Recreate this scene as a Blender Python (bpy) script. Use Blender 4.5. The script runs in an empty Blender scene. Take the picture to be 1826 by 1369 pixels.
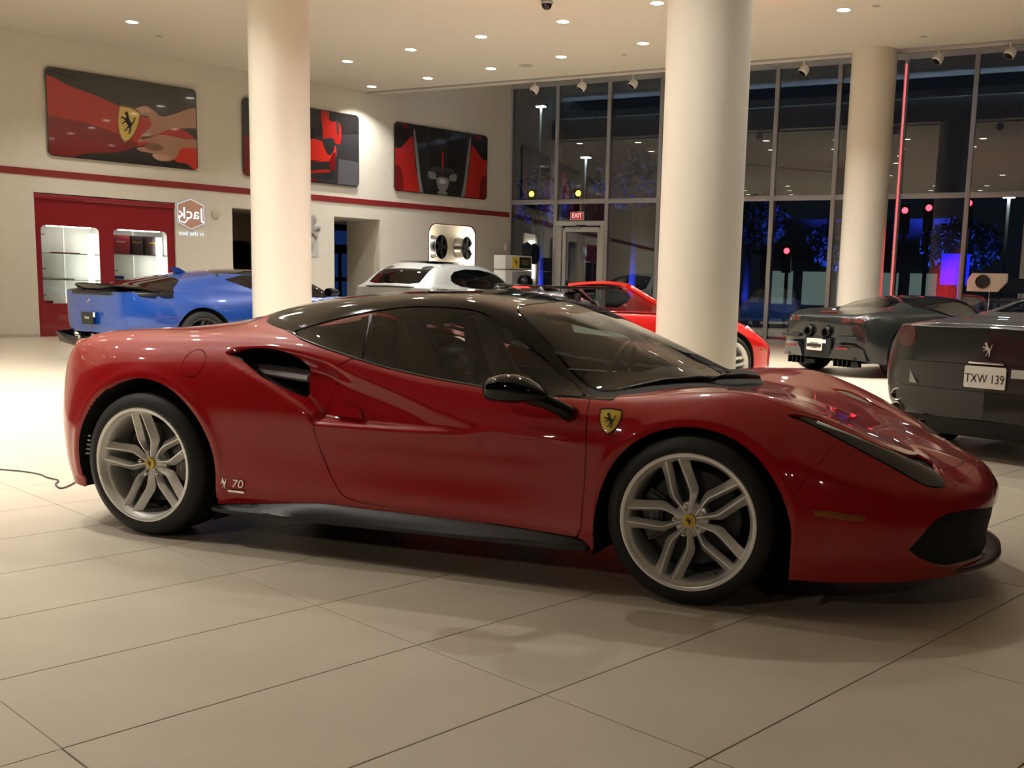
import bpy, bmesh, math, random
import numpy as np
from mathutils import Vector, Matrix
random.seed(7)
sc = bpy.context.scene
COL = sc.collection
# ------------------------------------------------------------------ camera (handheld phone, slightly cropped frame -> lens shift)
W_PX, H_PX, F_PX = 1826, 1369, 1884.455
CAM = np.array([3.625, -4.886, 1.238])
yaw, pitch, roll = (math.radians(a) for a in (-20.278, 8.292, 1.538))
fw = np.array([math.sin(yaw)*math.cos(pitch), math.cos(yaw)*math.cos(pitch), -math.sin(pitch)])
rt = np.array([math.cos(yaw), -math.sin(yaw), 0.0]); up = np.cross(rt, fw)
rt, up = rt*math.cos(roll)+up*math.sin(roll), -rt*math.sin(roll)+up*math.cos(roll)
cd = bpy.data.cameras.new('camera'); cam = bpy.data.objects.new('camera', cd); COL.objects.link(cam)
cam.matrix_world = Matrix(((rt[0], up[0], -fw[0], CAM[0]), (rt[1], up[1], -fw[1], CAM[1]), (rt[2], up[2], -fw[2], CAM[2]), (0, 0, 0, 1)))
cd.sensor_fit = 'HORIZONTAL'; cd.sensor_width = 36; cd.lens = 36*F_PX/W_PX
cd.shift_x = -110.7/W_PX; cd.shift_y = 100.25/W_PX
cd.clip_start = .05; cd.clip_end = 400
sc.camera = cam
# ------------------------------------------------------------------ world, exposure
wd = bpy.data.worlds.new('night'); sc.world = wd; wd.use_nodes = True
wd.node_tree.nodes['Background'].inputs[0].default_value = (.005, .006, .009, 1)
wd.node_tree.nodes['Background'].inputs[1].default_value = 1.0
vs = sc.view_settings; vs.view_transform = 'Standard'; vs.look = 'None'; vs.gamma = 1; vs.use_curve_mapping = False
vs.exposure = 0.12
try:
    cy = sc.cycles; cy.use_denoising = True; cy.max_bounces = 10; cy.transparent_max_bounces = 16; cy.sample_clamp_indirect = 6; cy.caustics_reflective = False; cy.caustics_refractive = False
except Exception: pass
# room axes: left wall direction, window wall direction
AL = math.radians(66.4); TL = np.array([math.cos(AL), math.sin(AL), 0]); NL = np.array([-math.sin(AL), math.cos(AL), 0])
PL = np.array([-13.2575, 10.2967, 0.0])
AW = math.radians(171.7); TW = -np.array([math.cos(AW), math.sin(AW), 0]); NW = np.array([-TW[1], TW[0], 0])
PC = np.array([-8.239, 21.7837, 0.0])
ZC = 5.63
def LW(s, n=0.0, z=0.0): return PL + TL*s - NL*n + np.array([0, 0, z])      # n = distance into the room
def WW(s, n=0.0, z=0.0): return PC + TW*s - NW*n + np.array([0, 0, z])
# ------------------------------------------------------------------ ceiling downlights (recessed spots of the showroom)
LIGHT_POS = []
for L0, n0 in ((1.33, 2.33), (5.6, 2.62), (5.72, 4.56), (5.85, 6.46), (5.98, 8.40), (6.05, 10.39), (7.55, .69), (7.70, 2.56), (7.85, 4.46), (7.92, 6.43), (8.01, 8.44), (8.10, 10.4), (8.16, 12.43)):
    LIGHT_POS.append(LW(L0, n0, ZC))
N_SEEN = len(LIGHT_POS)
def in_frame(P):
    d = np.asarray(P, float)-CAM; z = d@fw
    return z > .5 and -40 < W_PX/2+110.7+F_PX*(d@rt)/z < W_PX+40 and -25 < H_PX/2+100.25-F_PX*(d@up)/z < H_PX
for i in range(-6, 5):                        # the same two-metre lattice goes on over the cars, above the frame
    for j in range(1, 9):
        P = LW(8.0+1.97*(i-4)-.13*(j-3)*-1, .69+1.95*j, ZC)
        far_col = min(math.hypot(P[0]+5.03, P[1]-7.12), math.hypot(P[0]-1.13, P[1]-5.22)) > 1.9
        if not in_frame(P) and far_col and ((P[0] < -1.6 and P[1] > -3.6) or P[1] > 1.9): LIGHT_POS.append(P)
LIGHT_W = 58.0; LIGHT_COL = (1.0, .962, .895)
for P in LIGHT_POS:
    ld = bpy.data.lights.new('downlight_lamp', 'AREA'); ld.shape = 'DISK'; ld.size = .17; ld.energy = LIGHT_W; ld.color = LIGHT_COL; ld.spread = math.radians(115)
    lo = bpy.data.objects.new('downlight_lamp', ld); COL.objects.link(lo); lo.location = P - np.array([0, 0, .012])
# ------------------------------------------------------------------ numeric surface helpers
def pchip(x, y, q):
    x = np.asarray(x, float); y = np.asarray(y, float)
    h = np.diff(x); dl = np.diff(y) / h
    n = len(x); m = np.zeros(n)
    if n == 2: m[:] = dl[0]
    else:
        w1 = 2*h[1:] + h[:-1]; w2 = h[1:] + 2*h[:-1]
        ok = dl[:-1]*dl[1:] > 0
        hm = np.zeros(n-2); hm[ok] = (w1+w2)[ok] / (w1[ok]/dl[:-1][ok] + w2[ok]/dl[1:][ok])
        m[1:-1] = hm
        m[0] = dl[0]; m[-1] = dl[-1]
    i = np.clip(np.searchsorted(x, q) - 1, 0, n-2)
    t = (q - x[i]) / h[i]
    return ((1+2*t)*(1-t)**2*y[i] + t*(1-t)**2*h[i]*m[i] + t*t*(3-2*t)*y[i+1] + t*t*(t-1)*h[i]*m[i+1])

def gsmooth(P, s, axis, ref0=None):
    k = int(max(1, round(3*s))); w = np.exp(-0.5*(np.arange(-k, k+1)/s)**2); w /= w.sum()
    P = np.moveaxis(P, axis, 0)
    a = 2*P[:1] - P[1:k+1][::-1]; b = 2*P[-1:] - P[-k-1:-1][::-1]
    Q = np.concatenate([a, P, b], 0); R = np.zeros_like(P)
    for j in range(2*k+1): R += w[j]*Q[j:j+len(P)]
    return np.moveaxis(R, 0, axis)

def sstep(a, b, x):
    t = np.clip((x-a)/(b-a), 0, 1); return t*t*(3-2*t)

def spline2(pts, n=12, closed=True):
    """Catmull-Rom through 2D/3D points."""
    P = np.asarray(pts, float); N = len(P); out = []
    rng = range(N) if closed else range(N-1)
    for i in rng:
        if closed: a, b, c, d = P[i-1], P[i], P[(i+1) % N], P[(i+2) % N]
        else: a, b, c, d = P[max(i-1, 0)], P[i], P[i+1], P[min(i+2, N-1)]
        t = np.linspace(0, 1, n, endpoint=False)[:, None]
        out.append(0.5*((2*b) + (c-a)*t + (2*a-5*b+4*c-d)*t*t + (3*b-a-3*c+d)*t**3))
    if not closed: out.append(P[-1:])
    return np.concatenate(out)

def sdpoly(px, pz, poly):
    """signed distance to a closed polygon (negative inside)."""
    poly = np.asarray(poly, float); n = len(poly)
    best = np.full(px.shape, 1e9); ins = np.zeros(px.shape, bool)
    for i in range(n):
        ax, az = poly[i]; bx, bz = poly[(i+1) % n]
        ex, ez = bx-ax, bz-az; L = ex*ex+ez*ez
        if L < 1e-14: continue
        t = np.clip(((px-ax)*ex + (pz-az)*ez)/L, 0, 1)
        d = (px-ax-t*ex)**2 + (pz-az-t*ez)**2
        best = np.minimum(best, d)
        if az != bz:
            c = ((az > pz) != (bz > pz)) & (px < (bx-ax)*(pz-az)/(bz-az)+ax)
            ins ^= c
    s = np.sqrt(best); return np.where(ins, -s, s)

def dpath(px, pz, path):
    path = np.asarray(path, float); best = np.full(px.shape, 1e9)
    for i in range(len(path)-1):
        ax, az = path[i]; ex, ez = path[i+1]-path[i]; L = ex*ex+ez*ez+1e-14
        t = np.clip(((px-ax)*ex + (pz-az)*ez)/L, 0, 1)
        best = np.minimum(best, (px-ax-t*ex)**2 + (pz-az-t*ez)**2)
    return np.sqrt(best)

def loft(rows, nu, sub, su=3.0, sv=2.0, ucen=None):
    """rows: list of [(u,x,y,z)...] bottom to centre -> grid (nv,nu,3), y>=0 half."""
    us = sorted({r[0] for row in rows for r in row})
    q = np.linspace(us[0], us[-1], nu)
    G = []
    for row in rows:
        r = np.array(sorted(row), float)
        G.append(np.stack([pchip(r[:, 0], r[:, k], q) for k in (1, 2, 3)], -1))
    G = np.stack(G)                                    # rows,nu,3
    nr = len(rows); vq = np.linspace(0, nr-1, (nr-1)*sub+1)
    D = np.stack([np.stack([pchip(np.arange(nr), G[:, j, k], vq) for k in range(3)], -1) for j in range(nu)], 1)
    # smooth with mirrored padding over the centre line
    M = D[::-1][1:].copy(); M[..., 1] *= -1
    full = np.concatenate([D, M], 0)
    if sv: full = gsmooth(full, sv, 0)
    if su:
        e = full.copy(); full = gsmooth(full, su, 1)
        full[:, 0] = e[:, 0]; full[:, -1] = e[:, -1]
    D = full[:len(D)]
    D[-1, :, 1] = 0; D[:, 0, 1] = 0; D[:, -1, 1] = 0
    return D, q

def gridnormals(D):
    M = D[::-1][1:2].copy(); M[..., 1] *= -1
    E = np.concatenate([D, M], 0)
    dv = np.gradient(E, axis=0)[:-1]; du = np.gradient(D, axis=1)
    n = np.cross(du, dv); l = np.linalg.norm(n, axis=-1, keepdims=True)
    n = n/np.maximum(l, 1e-9)
    # outward: away from a spine inside the body
    c = D.copy(); c[..., 1] = 0; c[..., 2] = 0.5; c[..., 0] = np.clip(D[..., 0], D[..., 0].min()+.8, D[..., 0].max()-.8)
    s = np.sign((n*(D-c)).sum()); n *= s
    return n

class Surf:
    """triangle soup with per-vertex normals; cut by scalar fields."""
    def __init__(s, V, T, N): s.V, s.T, s.N = V, T, N
    @staticmethod
    def grid(D, N):
        nv, nu = D.shape[:2]; i = np.arange(nv*nu).reshape(nv, nu)
        a, b, c, d = i[:-1, :-1].ravel(), i[:-1, 1:].ravel(), i[1:, 1:].ravel(), i[1:, :-1].ravel()
        T = np.concatenate([np.stack([a, b, c], -1), np.stack([a, c, d], -1)])
        V = D.reshape(-1, 3); Nn = N.reshape(-1, 3)
        s = Surf(V, T, Nn)
        e1 = V[T[:, 1]]-V[T[:, 0]]; e2 = V[T[:, 2]]-V[T[:, 0]]; fn = np.cross(e1, e2)
        flip = (fn*Nn[T[:, 0]]).sum(-1) < 0
        T[flip] = T[flip][:, ::-1]
        return s
    def mirror(s):
        V = s.V.copy(); V[:, 1] *= -1; N = s.N.copy(); N[:, 1] *= -1
        return Surf(V, s.T[:, ::-1].copy(), N)
    def join(s, o):
        return Surf(np.concatenate([s.V, o.V]), np.concatenate([s.T, o.T+len(s.V)]), np.concatenate([s.N, o.N]))
    def offset(s, d):
        return Surf(s.V + s.N*d, s.T, s.N)
    def both(s): return s.join(s.mirror())
    def compact(s):
        u, inv = np.unique(s.T, return_inverse=True)
        return Surf(s.V[u], inv.reshape(s.T.shape), s.N[u])
    def keep(s, f):
        """part where f(V)<0"""
        fv = f(s.V) if callable(f) else f
        ins = fv < 0; T = s.T; c = ins[T].sum(1)
        if not len(T): return s
        full = T[c == 3]; out = [full]
        V = [s.V]; N = [s.N]; nv = len(s.V); keys = {}
        def cutpts(A, B, base):
            k = np.stack([np.minimum(A, B), np.maximum(A, B)], -1)
            return k
        T1 = T[c == 1]; T2 = T[c == 2]
        def roll(Tm, want):
            m = ins[Tm] if want else ~ins[Tm]
            r = m.argmax(1); i = np.arange(len(Tm))
            return np.stack([Tm[i, r], Tm[i, (r+1) % 3], Tm[i, (r+2) % 3]], -1)
        E = []
        if len(T1): T1 = roll(T1, True); E += [T1[:, [0, 1]], T1[:, [0, 2]]]
        if len(T2): T2 = roll(T2, False); E += [T2[:, [0, 1]], T2[:, [0, 2]]]
        if E:
            allE = np.sort(np.concatenate(E), 1)
            ue, inv = np.unique(allE, axis=0, return_inverse=True); inv = inv.ravel()
            a, b = ue[:, 0], ue[:, 1]; t = fv[a]/(fv[a]-fv[b]); t = t[:, None]
            V.append(s.V[a]*(1-t)+s.V[b]*t); nn = s.N[a]*(1-t)+s.N[b]*t
            N.append(nn/np.maximum(np.linalg.norm(nn, axis=1, keepdims=True), 1e-9))
            p = 0
            if len(T1):
                k = len(T1); e1 = inv[p:p+k]+nv; e2 = inv[p+k:p+2*k]+nv; p += 2*k
                out.append(np.stack([T1[:, 0], e1, e2], -1))
            if len(T2):
                k = len(T2); e1 = inv[p:p+k]+nv; e2 = inv[p+k:p+2*k]+nv
                out.append(np.stack([e1, T2[:, 1], T2[:, 2]], -1)); out.append(np.stack([e1, T2[:, 2], e2], -1))
        return Surf(np.concatenate(V), np.concatenate(out), np.concatenate(N)).compact()
    def split(s, f, gap=.0045):
        fv = f(s.V)
        return s.keep(fv+gap/2), s.keep(gap/2-fv)
    def lip(s, depth):
        """fold the open edges inwards by depth"""
        T = s.T; E = np.concatenate([T[:, [0, 1]], T[:, [1, 2]], T[:, [2, 0]]])
        k = np.sort(E, 1); _, idx, cnt = np.unique(k, axis=0, return_index=True, return_counts=True)
        B = E[idx[cnt == 1]]
        if not len(B): return s
        m = np.abs(s.V[B][:, :, 1]).max(1) > 1e-5      # not along the centre plane
        B = B[m]
        u, inv = np.unique(B, return_inverse=True); inv = inv.reshape(B.shape)
        n0 = len(s.V); k2 = len(u)
        V = np.concatenate([s.V, s.V[u], s.V[u]-s.N[u]*depth]); N = np.concatenate([s.N, s.N[u], s.N[u]])
        a, b = inv[:, 0]+n0, inv[:, 1]+n0; c, d = b+k2, a+k2
        return Surf(V, np.concatenate([T, np.stack([b, a, d], -1), np.stack([b, d, c], -1)]), N)
# ------------------------------------------------------------------ materials
MATS = {}
def mat(name, col, rough=.5, metal=0., coat=0., spec=.5, emit=None, es=0., noise=0., nscale=20., flake=0., trans=0., sheen=0., bump=0.):
    if name in MATS: return MATS[name]
    m = bpy.data.materials.new(name); m.use_nodes = True; nt = m.node_tree; b = nt.nodes['Principled BSDF']
    b.inputs['Base Color'].default_value = (*col, 1); b.inputs['Roughness'].default_value = rough; b.inputs['Metallic'].default_value = metal
    b.inputs['Coat Weight'].default_value = coat; b.inputs['Coat Roughness'].default_value = .03; b.inputs['Specular IOR Level'].default_value = spec
    if trans: b.inputs['Transmission Weight'].default_value = trans
    if emit: b.inputs['Emission Color'].default_value = (*emit, 1); b.inputs['Emission Strength'].default_value = es
    if noise or bump:
        tc = nt.nodes.new('ShaderNodeTexCoord'); nz = nt.nodes.new('ShaderNodeTexNoise'); nz.inputs['Scale'].default_value = nscale; nz.inputs['Detail'].default_value = 6
        nt.links.new(tc.outputs['Object'], nz.inputs['Vector'])
        if noise:
            r = nt.nodes.new('ShaderNodeMapRange'); r.inputs['From Min'].default_value = .3; r.inputs['From Max'].default_value = .7; r.inputs['To Min'].default_value = 1-noise; r.inputs['To Max'].default_value = 1+noise
            nt.links.new(nz.outputs['Fac'], r.inputs['Value'])
            mx = nt.nodes.new('ShaderNodeMix'); mx.data_type = 'RGBA'; mx.blend_type = 'MULTIPLY'; mx.inputs['Factor'].default_value = 1
            mx.inputs[6].default_value = (*col, 1); nt.links.new(r.outputs['Result'], mx.inputs[7]); nt.links.new(mx.outputs[2], b.inputs['Base Color'])
        if bump:
            bp = nt.nodes.new('ShaderNodeBump'); bp.inputs['Strength'].default_value = bump; bp.inputs['Distance'].default_value = .002
            nt.links.new(nz.outputs['Fac'], bp.inputs['Height']); nt.links.new(bp.outputs['Normal'], b.inputs['Normal'])
    MATS[name] = m; return m
def emat(name, col, s):
    if name in MATS: return MATS[name]
    m = bpy.data.materials.new(name); m.use_nodes = True; nt = m.node_tree; nt.nodes.clear()
    e = nt.nodes.new('ShaderNodeEmission'); o = nt.nodes.new('ShaderNodeOutputMaterial'); e.inputs[0].default_value = (*col, 1); e.inputs[1].default_value = s
    nt.links.new(e.outputs[0], o.inputs[0]); MATS[name] = m; return m
def glass(name, tint, ior=1.5, refl=(1, 1, 1), rough=.0):
    """thin sheet glass: tinted see-through plus Fresnel reflection"""
    if name in MATS: return MATS[name]
    m = bpy.data.materials.new(name); m.use_nodes = True; nt = m.node_tree; nt.nodes.clear()
    t = nt.nodes.new('ShaderNodeBsdfTransparent'); t.inputs[0].default_value = (*tint, 1)
    g = nt.nodes.new('ShaderNodeBsdfGlossy'); g.inputs['Color'].default_value = (*refl, 1); g.inputs['Roughness'].default_value = rough
    f = nt.nodes.new('ShaderNodeFresnel'); f.inputs[0].default_value = ior
    x = nt.nodes.new('ShaderNodeMixShader'); o = nt.nodes.new('ShaderNodeOutputMaterial')
    nt.links.new(f.outputs[0], x.inputs[0]); nt.links.new(t.outputs[0], x.inputs[1]); nt.links.new(g.outputs[0], x.inputs[2]); nt.links.new(x.outputs[0], o.inputs[0])
    MATS[name] = m; return m
# ------------------------------------------------------------------ mesh / object helpers
def link(o): COL.objects.link(o); return o
def tag(o, label=None, cat=None, group=None, kind=None):
    if label: o['label'] = label
    if cat: o['category'] = cat
    if group: o['group'] = group
    if kind: o['kind'] = kind
    return o
def empty(name, label, cat, loc=(0, 0, 0), rz=0., group=None, M=None):
    o = link(bpy.data.objects.new(name, None)); o.empty_display_size = .2
    if M is not None: o.matrix_world = M
    else: o.location = loc; o.rotation_euler = (0, 0, rz)
    return tag(o, label, cat, group)
def mobj(name, me, m=None, parent=None, M=None, loc=None):
    o = link(bpy.data.objects.new(name, me))
    if m is not None and not me.materials: me.materials.append(m)
    if parent is not None: o.parent = parent
    if M is not None: o.matrix_local = M
    if loc is not None: o.location = loc
    return o
def surf_obj(name, S, m, parent=None, lip=0., normals=True):
    if lip: S2 = S.lip(lip)
    else: S2 = S
    me = bpy.data.meshes.new(name); nV, nT = len(S2.V), len(S2.T)
    me.vertices.add(nV); me.vertices.foreach_set('co', S2.V.astype(np.float32).ravel())
    me.loops.add(nT*3); me.loops.foreach_set('vertex_index', S2.T.astype(np.int32).ravel())
    me.polygons.add(nT); me.polygons.foreach_set('loop_start', (np.arange(nT)*3).astype(np.int32))
    me.update(calc_edges=True); me.validate()
    me.polygons.foreach_set('use_smooth', np.ones(len(me.polygons), bool))
    if normals:
        try: me.normals_split_custom_set_from_vertices(S2.N[:len(me.vertices)].astype(float))
        except Exception as e: print('normals', e)
    return mobj(name, me, m, parent)
def pydata(name, V, F, m=None, parent=None, smooth=False, M=None, loc=None):
    me = bpy.data.meshes.new(name); me.from_pydata([tuple(float(c) for c in v) for v in V], [], [tuple(int(i) for i in f) for f in F]); me.update()
    if smooth: me.polygons.foreach_set('use_smooth', np.ones(len(me.polygons), bool))
    return mobj(name, me, m, parent, M, loc)
def bmobj(name, bm, m=None, parent=None, smooth=False, M=None, loc=None, angle=None):
    me = bpy.data.meshes.new(name); bmesh.ops.recalc_face_normals(bm, faces=bm.faces[:]); bm.to_mesh(me); bm.free()
    if smooth or angle:
        me.polygons.foreach_set('use_smooth', np.ones(len(me.polygons), bool))
        if angle:
            try: me.set_sharp_from_angle(angle=math.radians(angle))
            except Exception: pass
    return mobj(name, me, m, parent, M, loc)
def bm_box(bm, c, s, bev=0., seg=2):
    r = bmesh.ops.create_cube(bm, size=1.0); vs_ = r['verts']
    bmesh.ops.scale(bm, vec=s, verts=vs_); bmesh.ops.translate(bm, vec=c, verts=vs_)
    if bev:
        es = list({e for v in vs_ for e in v.link_edges}); bmesh.ops.bevel(bm, geom=es, offset=bev, segments=seg, affect='EDGES', profile=.5)
def box(name, c, s, m, parent=None, bev=0., M=None, seg=2):
    bm = bmesh.new(); bm_box(bm, c, s, bev, seg); return bmobj(name, bm, m, parent, angle=40 if bev else None, M=M)
def lathe_data(prof, n=48, axis='z', close=False):
    """prof: (r,h) list; returns V,F about the axis."""
    V = []; F = []; k = len(prof)
    for i in range(n):
        a = 2*math.pi*i/n; c, s = math.cos(a), math.sin(a)
        for r, h in prof:
            V.append((r*c, r*s, h) if axis == 'z' else ((r*c, h, r*s) if axis == 'y' else (h, r*c, r*s)))
    for i in range(n):
        j = (i+1) % n
        for q in range(k-1 if not close else k):
            p = (q+1) % k
            F.append((i*k+q, j*k+q, j*k+p, i*k+p))
    return V, F
def lathe(name, prof, m, parent=None, n=48, axis='z', M=None, loc=None, smooth=True, close=False, angle=35):
    V, F = lathe_data(prof, n, axis, close)
    bm = bmesh.new(); vv = [bm.verts.new(v) for v in V]
    for f in F:
        try: bm.faces.new([vv[i] for i in f])
        except ValueError: pass
    bmesh.ops.remove_doubles(bm, verts=bm.verts[:], dist=1e-6)
    return bmobj(name, bm, m, parent, smooth=smooth, M=M, loc=loc, angle=angle)
def prism_bm(poly, t, bev=0.):
    """polygon in local xz, thickness t along -y .. 0 (front at y=0 facing -y if t>0 goes to +y)"""
    bm = bmesh.new(); vs_ = [bm.verts.new((p[0], 0, p[1])) for p in poly]
    f = bm.faces.new(vs_)
    if t:
        r = bmesh.ops.extrude_face_region(bm, geom=[f]); bmesh.ops.translate(bm, vec=(0, t, 0), verts=[v for v in r['geom'] if isinstance(v, bmesh.types.BMVert)])
    if bev:
        es = [e for e in bm.edges if abs(e.verts[0].co.y-e.verts[1].co.y) < 1e-7 and abs(e.verts[0].co.y) < 1e-7]
        bmesh.ops.bevel(bm, geom=es, offset=bev, segments=2, affect='EDGES', profile=.5)
    return bm
def prism(name, poly, t, m, parent=None, M=None, loc=None, bev=0.):
    return bmobj(name, prism_bm(poly, t, bev), m, parent, M=M, loc=loc, angle=40 if bev else None)
def rrect(w, h, r, n=6, cx=0., cz=0.):
    P = []
    for sx, sz, a0 in ((1, 1, 0), (-1, 1, 90), (-1, -1, 180), (1, -1, 270)):
        for i in range(n+1):
            a = math.radians(a0+90*i/n); P.append((cx+sx*(w/2-r)+r*math.cos(a), cz+sz*(h/2-r)+r*math.sin(a)))
    return P
def tube(name, pts, r, m, parent=None, n=10, smooth=True, caps=True, M=None, taper=None):
    P = [Vector(p) for p in pts]; V = []; F = []; k = len(P); prev = None
    for i, p in enumerate(P):
        t = (P[min(i+1, k-1)]-P[max(i-1, 0)]).normalized()
        a = prev if prev is not None else (Vector((0, 0, 1)) if abs(t.z) < .9 else Vector((1, 0, 0)))
        a = (a-t*a.dot(t)).normalized(); prev = a; b = t.cross(a)
        rr = r if taper is None else taper[i]
        for j in range(n):
            q = 2*math.pi*j/n; V.append(p+a*rr*math.cos(q)+b*rr*math.sin(q))
    for i in range(k-1):
        for j in range(n): F.append((i*n+j, i*n+(j+1) % n, (i+1)*n+(j+1) % n, (i+1)*n+j))
    if caps: F.append(tuple(range(n))[::-1]); F.append(tuple((k-1)*n+j for j in range(n)))
    return pydata(name, V, F, m, parent, smooth, M)
def frame(o, x, y, z=(0, 0, 1)):
    o, x, y, z = (np.asarray(a, float) for a in (o, x, y, z))
    return Matrix(((x[0], y[0], z[0], o[0]), (x[1], y[1], z[1], o[1]), (x[2], y[2], z[2], o[2]), (0, 0, 0, 1)))
def FL(s, n=0., z=0.): return frame(LW(s, n, z), TL, NL)      # local x along the wall, +y into the wall, -y to the room
def FWW(s, n=0., z=0.): return frame(WW(s, n, z), TW, NW)
def text(name, body, size, m, parent=None, M=None, ext=.002, align='CENTER', sx=1., shear=0., mirror=False):
    cu = bpy.data.curves.new(name, 'FONT'); cu.body = body; cu.size = size; cu.extrude = ext; cu.align_x = align; cu.align_y = 'CENTER'; cu.shear = shear
    t = bpy.data.objects.new(name+'_tmp', cu); COL.objects.link(t)
    dg = bpy.context.evaluated_depsgraph_get(); me = bpy.data.meshes.new_from_object(t.evaluated_get(dg)); bpy.data.objects.remove(t)
    me.materials.clear()
    # curve lies in xy facing +z -> put into xz facing -y
    R = Matrix(((sx*(-1 if mirror else 1), 0, 0, 0), (0, 0, -1, 0), (0, 1, 0, 0), (0, 0, 0, 1)))
    me.transform(R)
    if mirror: me.flip_normals()
    return mobj(name, me, m, parent, M)
HORSE = [(.18,.86),(.30,.97),(.36,1.0),(.44,.90),(.50,.76),(.55,.68),(.64,.58),(.74,.54),(.78,.55),(.84,.66),(.86,.78),(.94,.84),(.99,.78),(.93,.76),(.92,.64),(.86,.52),(.80,.47),(.80,.40),(.76,.30),(.80,.20),(.74,.08),(.76,0),(.66,0),(.66,.08),(.70,.18),(.64,.26),(.58,.25),(.52,.14),(.44,.06),(.36,.03),(.36,.08),(.44,.14),(.50,.26),(.56,.36),(.46,.42),(.38,.48),(.28,.42),(.20,.34),(.12,.36),(.14,.41),(.22,.42),(.27,.50),(.34,.56),(.22,.58),(.10,.62),(.05,.56),(0,.60),(.08,.70),(.22,.66),(.33,.66),(.34,.74),(.30,.82),(.24,.80)]
def horse(name, h, m, parent, M=None, t=.002, flip=False):
    P = [((x-.5)*h*.75*(-1 if flip else 1), (y-.5)*h) for x, y in HORSE]
    if flip: P = P[::-1]
    return prism(name, P, t, m, parent, M)
SHIELD = [(-.5,.46),(-.25,.5),(0,.52),(.25,.5),(.5,.46),(.5,.2),(.45,-.05),(.34,-.28),(.18,-.46),(0,-.56),(-.18,-.46),(-.34,-.28),(-.45,-.05),(-.5,.2)]
def shield(parent, M, w, h, flip=False):
    o = prism('shield_badge', [(x*w, z*h) for x, z in SHIELD], .004, M_YEL, parent, M, bev=.001); o['label'] = 'yellow shield badge with a black horse'
    ring = [(x*w*1.07, z*h*1.07) for x, z in SHIELD]; inn = [(x*w*.97, z*h*.97) for x, z in SHIELD]; n = len(ring)
    V = [(x, -.0015, z) for x, z in ring]+[(x, -.0015, z) for x, z in inn]
    pydata('shield_rim', V, [(i, (i+1) % n, n+(i+1) % n, n+i) for i in range(n)], M_CHROME, o)
    horse('horse_emblem', h*.66, M_BLK, o, Matrix.Translation((0, -.002, .03*h)), .001, flip)
    return o
M_BLK = mat('black_satin', (.008, .008, .008), .45)
M_BLKG = mat('black_gloss', (.003, .003, .0035), .05, spec=.4)
M_BLKM = mat('black_matte', (.010, .010, .010), .85)
M_YEL = mat('emblem_yellow', (.72, .50, .05), .35, coat=.6)
M_CHROME = mat('chrome', (.75, .74, .72), .12, 1.)
M_RUB = mat('tyre_rubber', (.006, .006, .006), .62, noise=.25, nscale=60)
M_ALLOY = mat('alloy_grey', (.84, .83, .80), .30, .55)
M_ALLOYD = mat('alloy_dark', (.10, .10, .10), .4, .8)
M_DISC = mat('brake_disc', (.055, .055, .055), .5, .6)
M_WHITE = mat('white_paint', (.78, .76, .72), .5)
M_RED = mat('main_red_paint', (.36, .0035, .006), .35, coat=1., spec=.12)
M_CARGLASS = glass('car_glass', (.62, .64, .61), 1.52)
M_WSGLASS = glass('windshield_glass', (.74, .78, .76), 1.52)
# ------------------------------------------------------------------ room shell
M_WALL = mat('wall_plaster', (.60, .565, .49), .75, noise=.02, nscale=6)
M_CEIL = mat('ceiling_plaster', (.60, .56, .49), .85)
M_COLM = mat('column_plaster', (.64, .60, .52), .35)
M_TILE = mat('tile_beige', (.50, .44, .34), .33, noise=.05, nscale=3)
M_GROUT = mat('grout', (.20, .165, .12), .8)
M_TRIMR = mat('stripe_red', (.20, .009, .011), .5)
M_ALU = mat('mullion_grey', (.36, .36, .36), .4, .3)
M_PANE = glass('window_pane', (.80, .84, .84), 1.75)
st_ = lambda o: tag(o, kind='structure')
# floor: near tiles one by one, the rest one slab with the same face
GA = math.radians(67.69); GM = np.array([math.cos(GA), math.sin(GA)]); GN = np.array([-math.sin(GA), math.cos(GA)])
DA, DB, A0, B0 = .613, 1.19, -.616, -.916
def gpt(a, b): p = GN*a + GM*b; return (p[0], p[1])
def to_px(P):
    d = np.asarray(P, float)-CAM; z = d@fw
    return (W_PX/2+110.7+F_PX*(d@rt)/z, H_PX/2+100.25-F_PX*(d@up)/z, z)
cells = []
for i in range(-16, 14):
    for j in range(-10, 14):
        c = gpt(A0+(i+.5)*DA, B0+(j+.5)*DB); x, y, z = to_px((c[0], c[1], 0))
        if z > .8 and -420 < x < 2300 and y < 1750: cells.append((z, i, j))
cells.sort(); near = {(i, j) for z, i, j in cells[:298]}
V = []; F = []
for i in range(-75, 60):
    for j in range(-16, 34):
        z = -.0035 if (i, j) in near else 0.0
        q = [gpt(A0+(i+a)*DA, B0+(j+b)*DB) for a, b in ((0, 0), (0, 1), (1, 1), (1, 0))]; k = len(V)
        V += [(x, y, z) for x, y in q]; F.append((k+3, k+2, k+1, k))
floor = st_(pydata('floor', V, F, M_TILE)); floor.data.materials.append(M_GROUT)
keys = [(i, j) for i in range(-75, 60) for j in range(-16, 34)]
floor.data.polygons.foreach_set('material_index', np.array([1 if k in near else 0 for k in keys], np.int32))
g = .0022
V = [(g, g, 0), (DA-g, g, 0), (DA-g, DB-g, 0), (g, DB-g, 0)]
tv = [(x, y, -.02) for x, y, _ in V]+[(x+(.0012 if x < .1 else -.0012), y+(.0012 if y < .1 else -.0012), 0) for x, y, _ in V]+[(x, y, -.0012) for x, y, _ in V]
tme = bpy.data.meshes.new('floor_tile'); tme.from_pydata(tv, [], [(4, 5, 6, 7), (8, 9, 5, 4), (9, 10, 6, 5), (10, 11, 7, 6), (11, 8, 4, 7), (0, 1, 9, 8), (1, 2, 10, 9), (2, 3, 11, 10), (3, 0, 8, 11)]); tme.materials.append(M_TILE)
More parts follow.
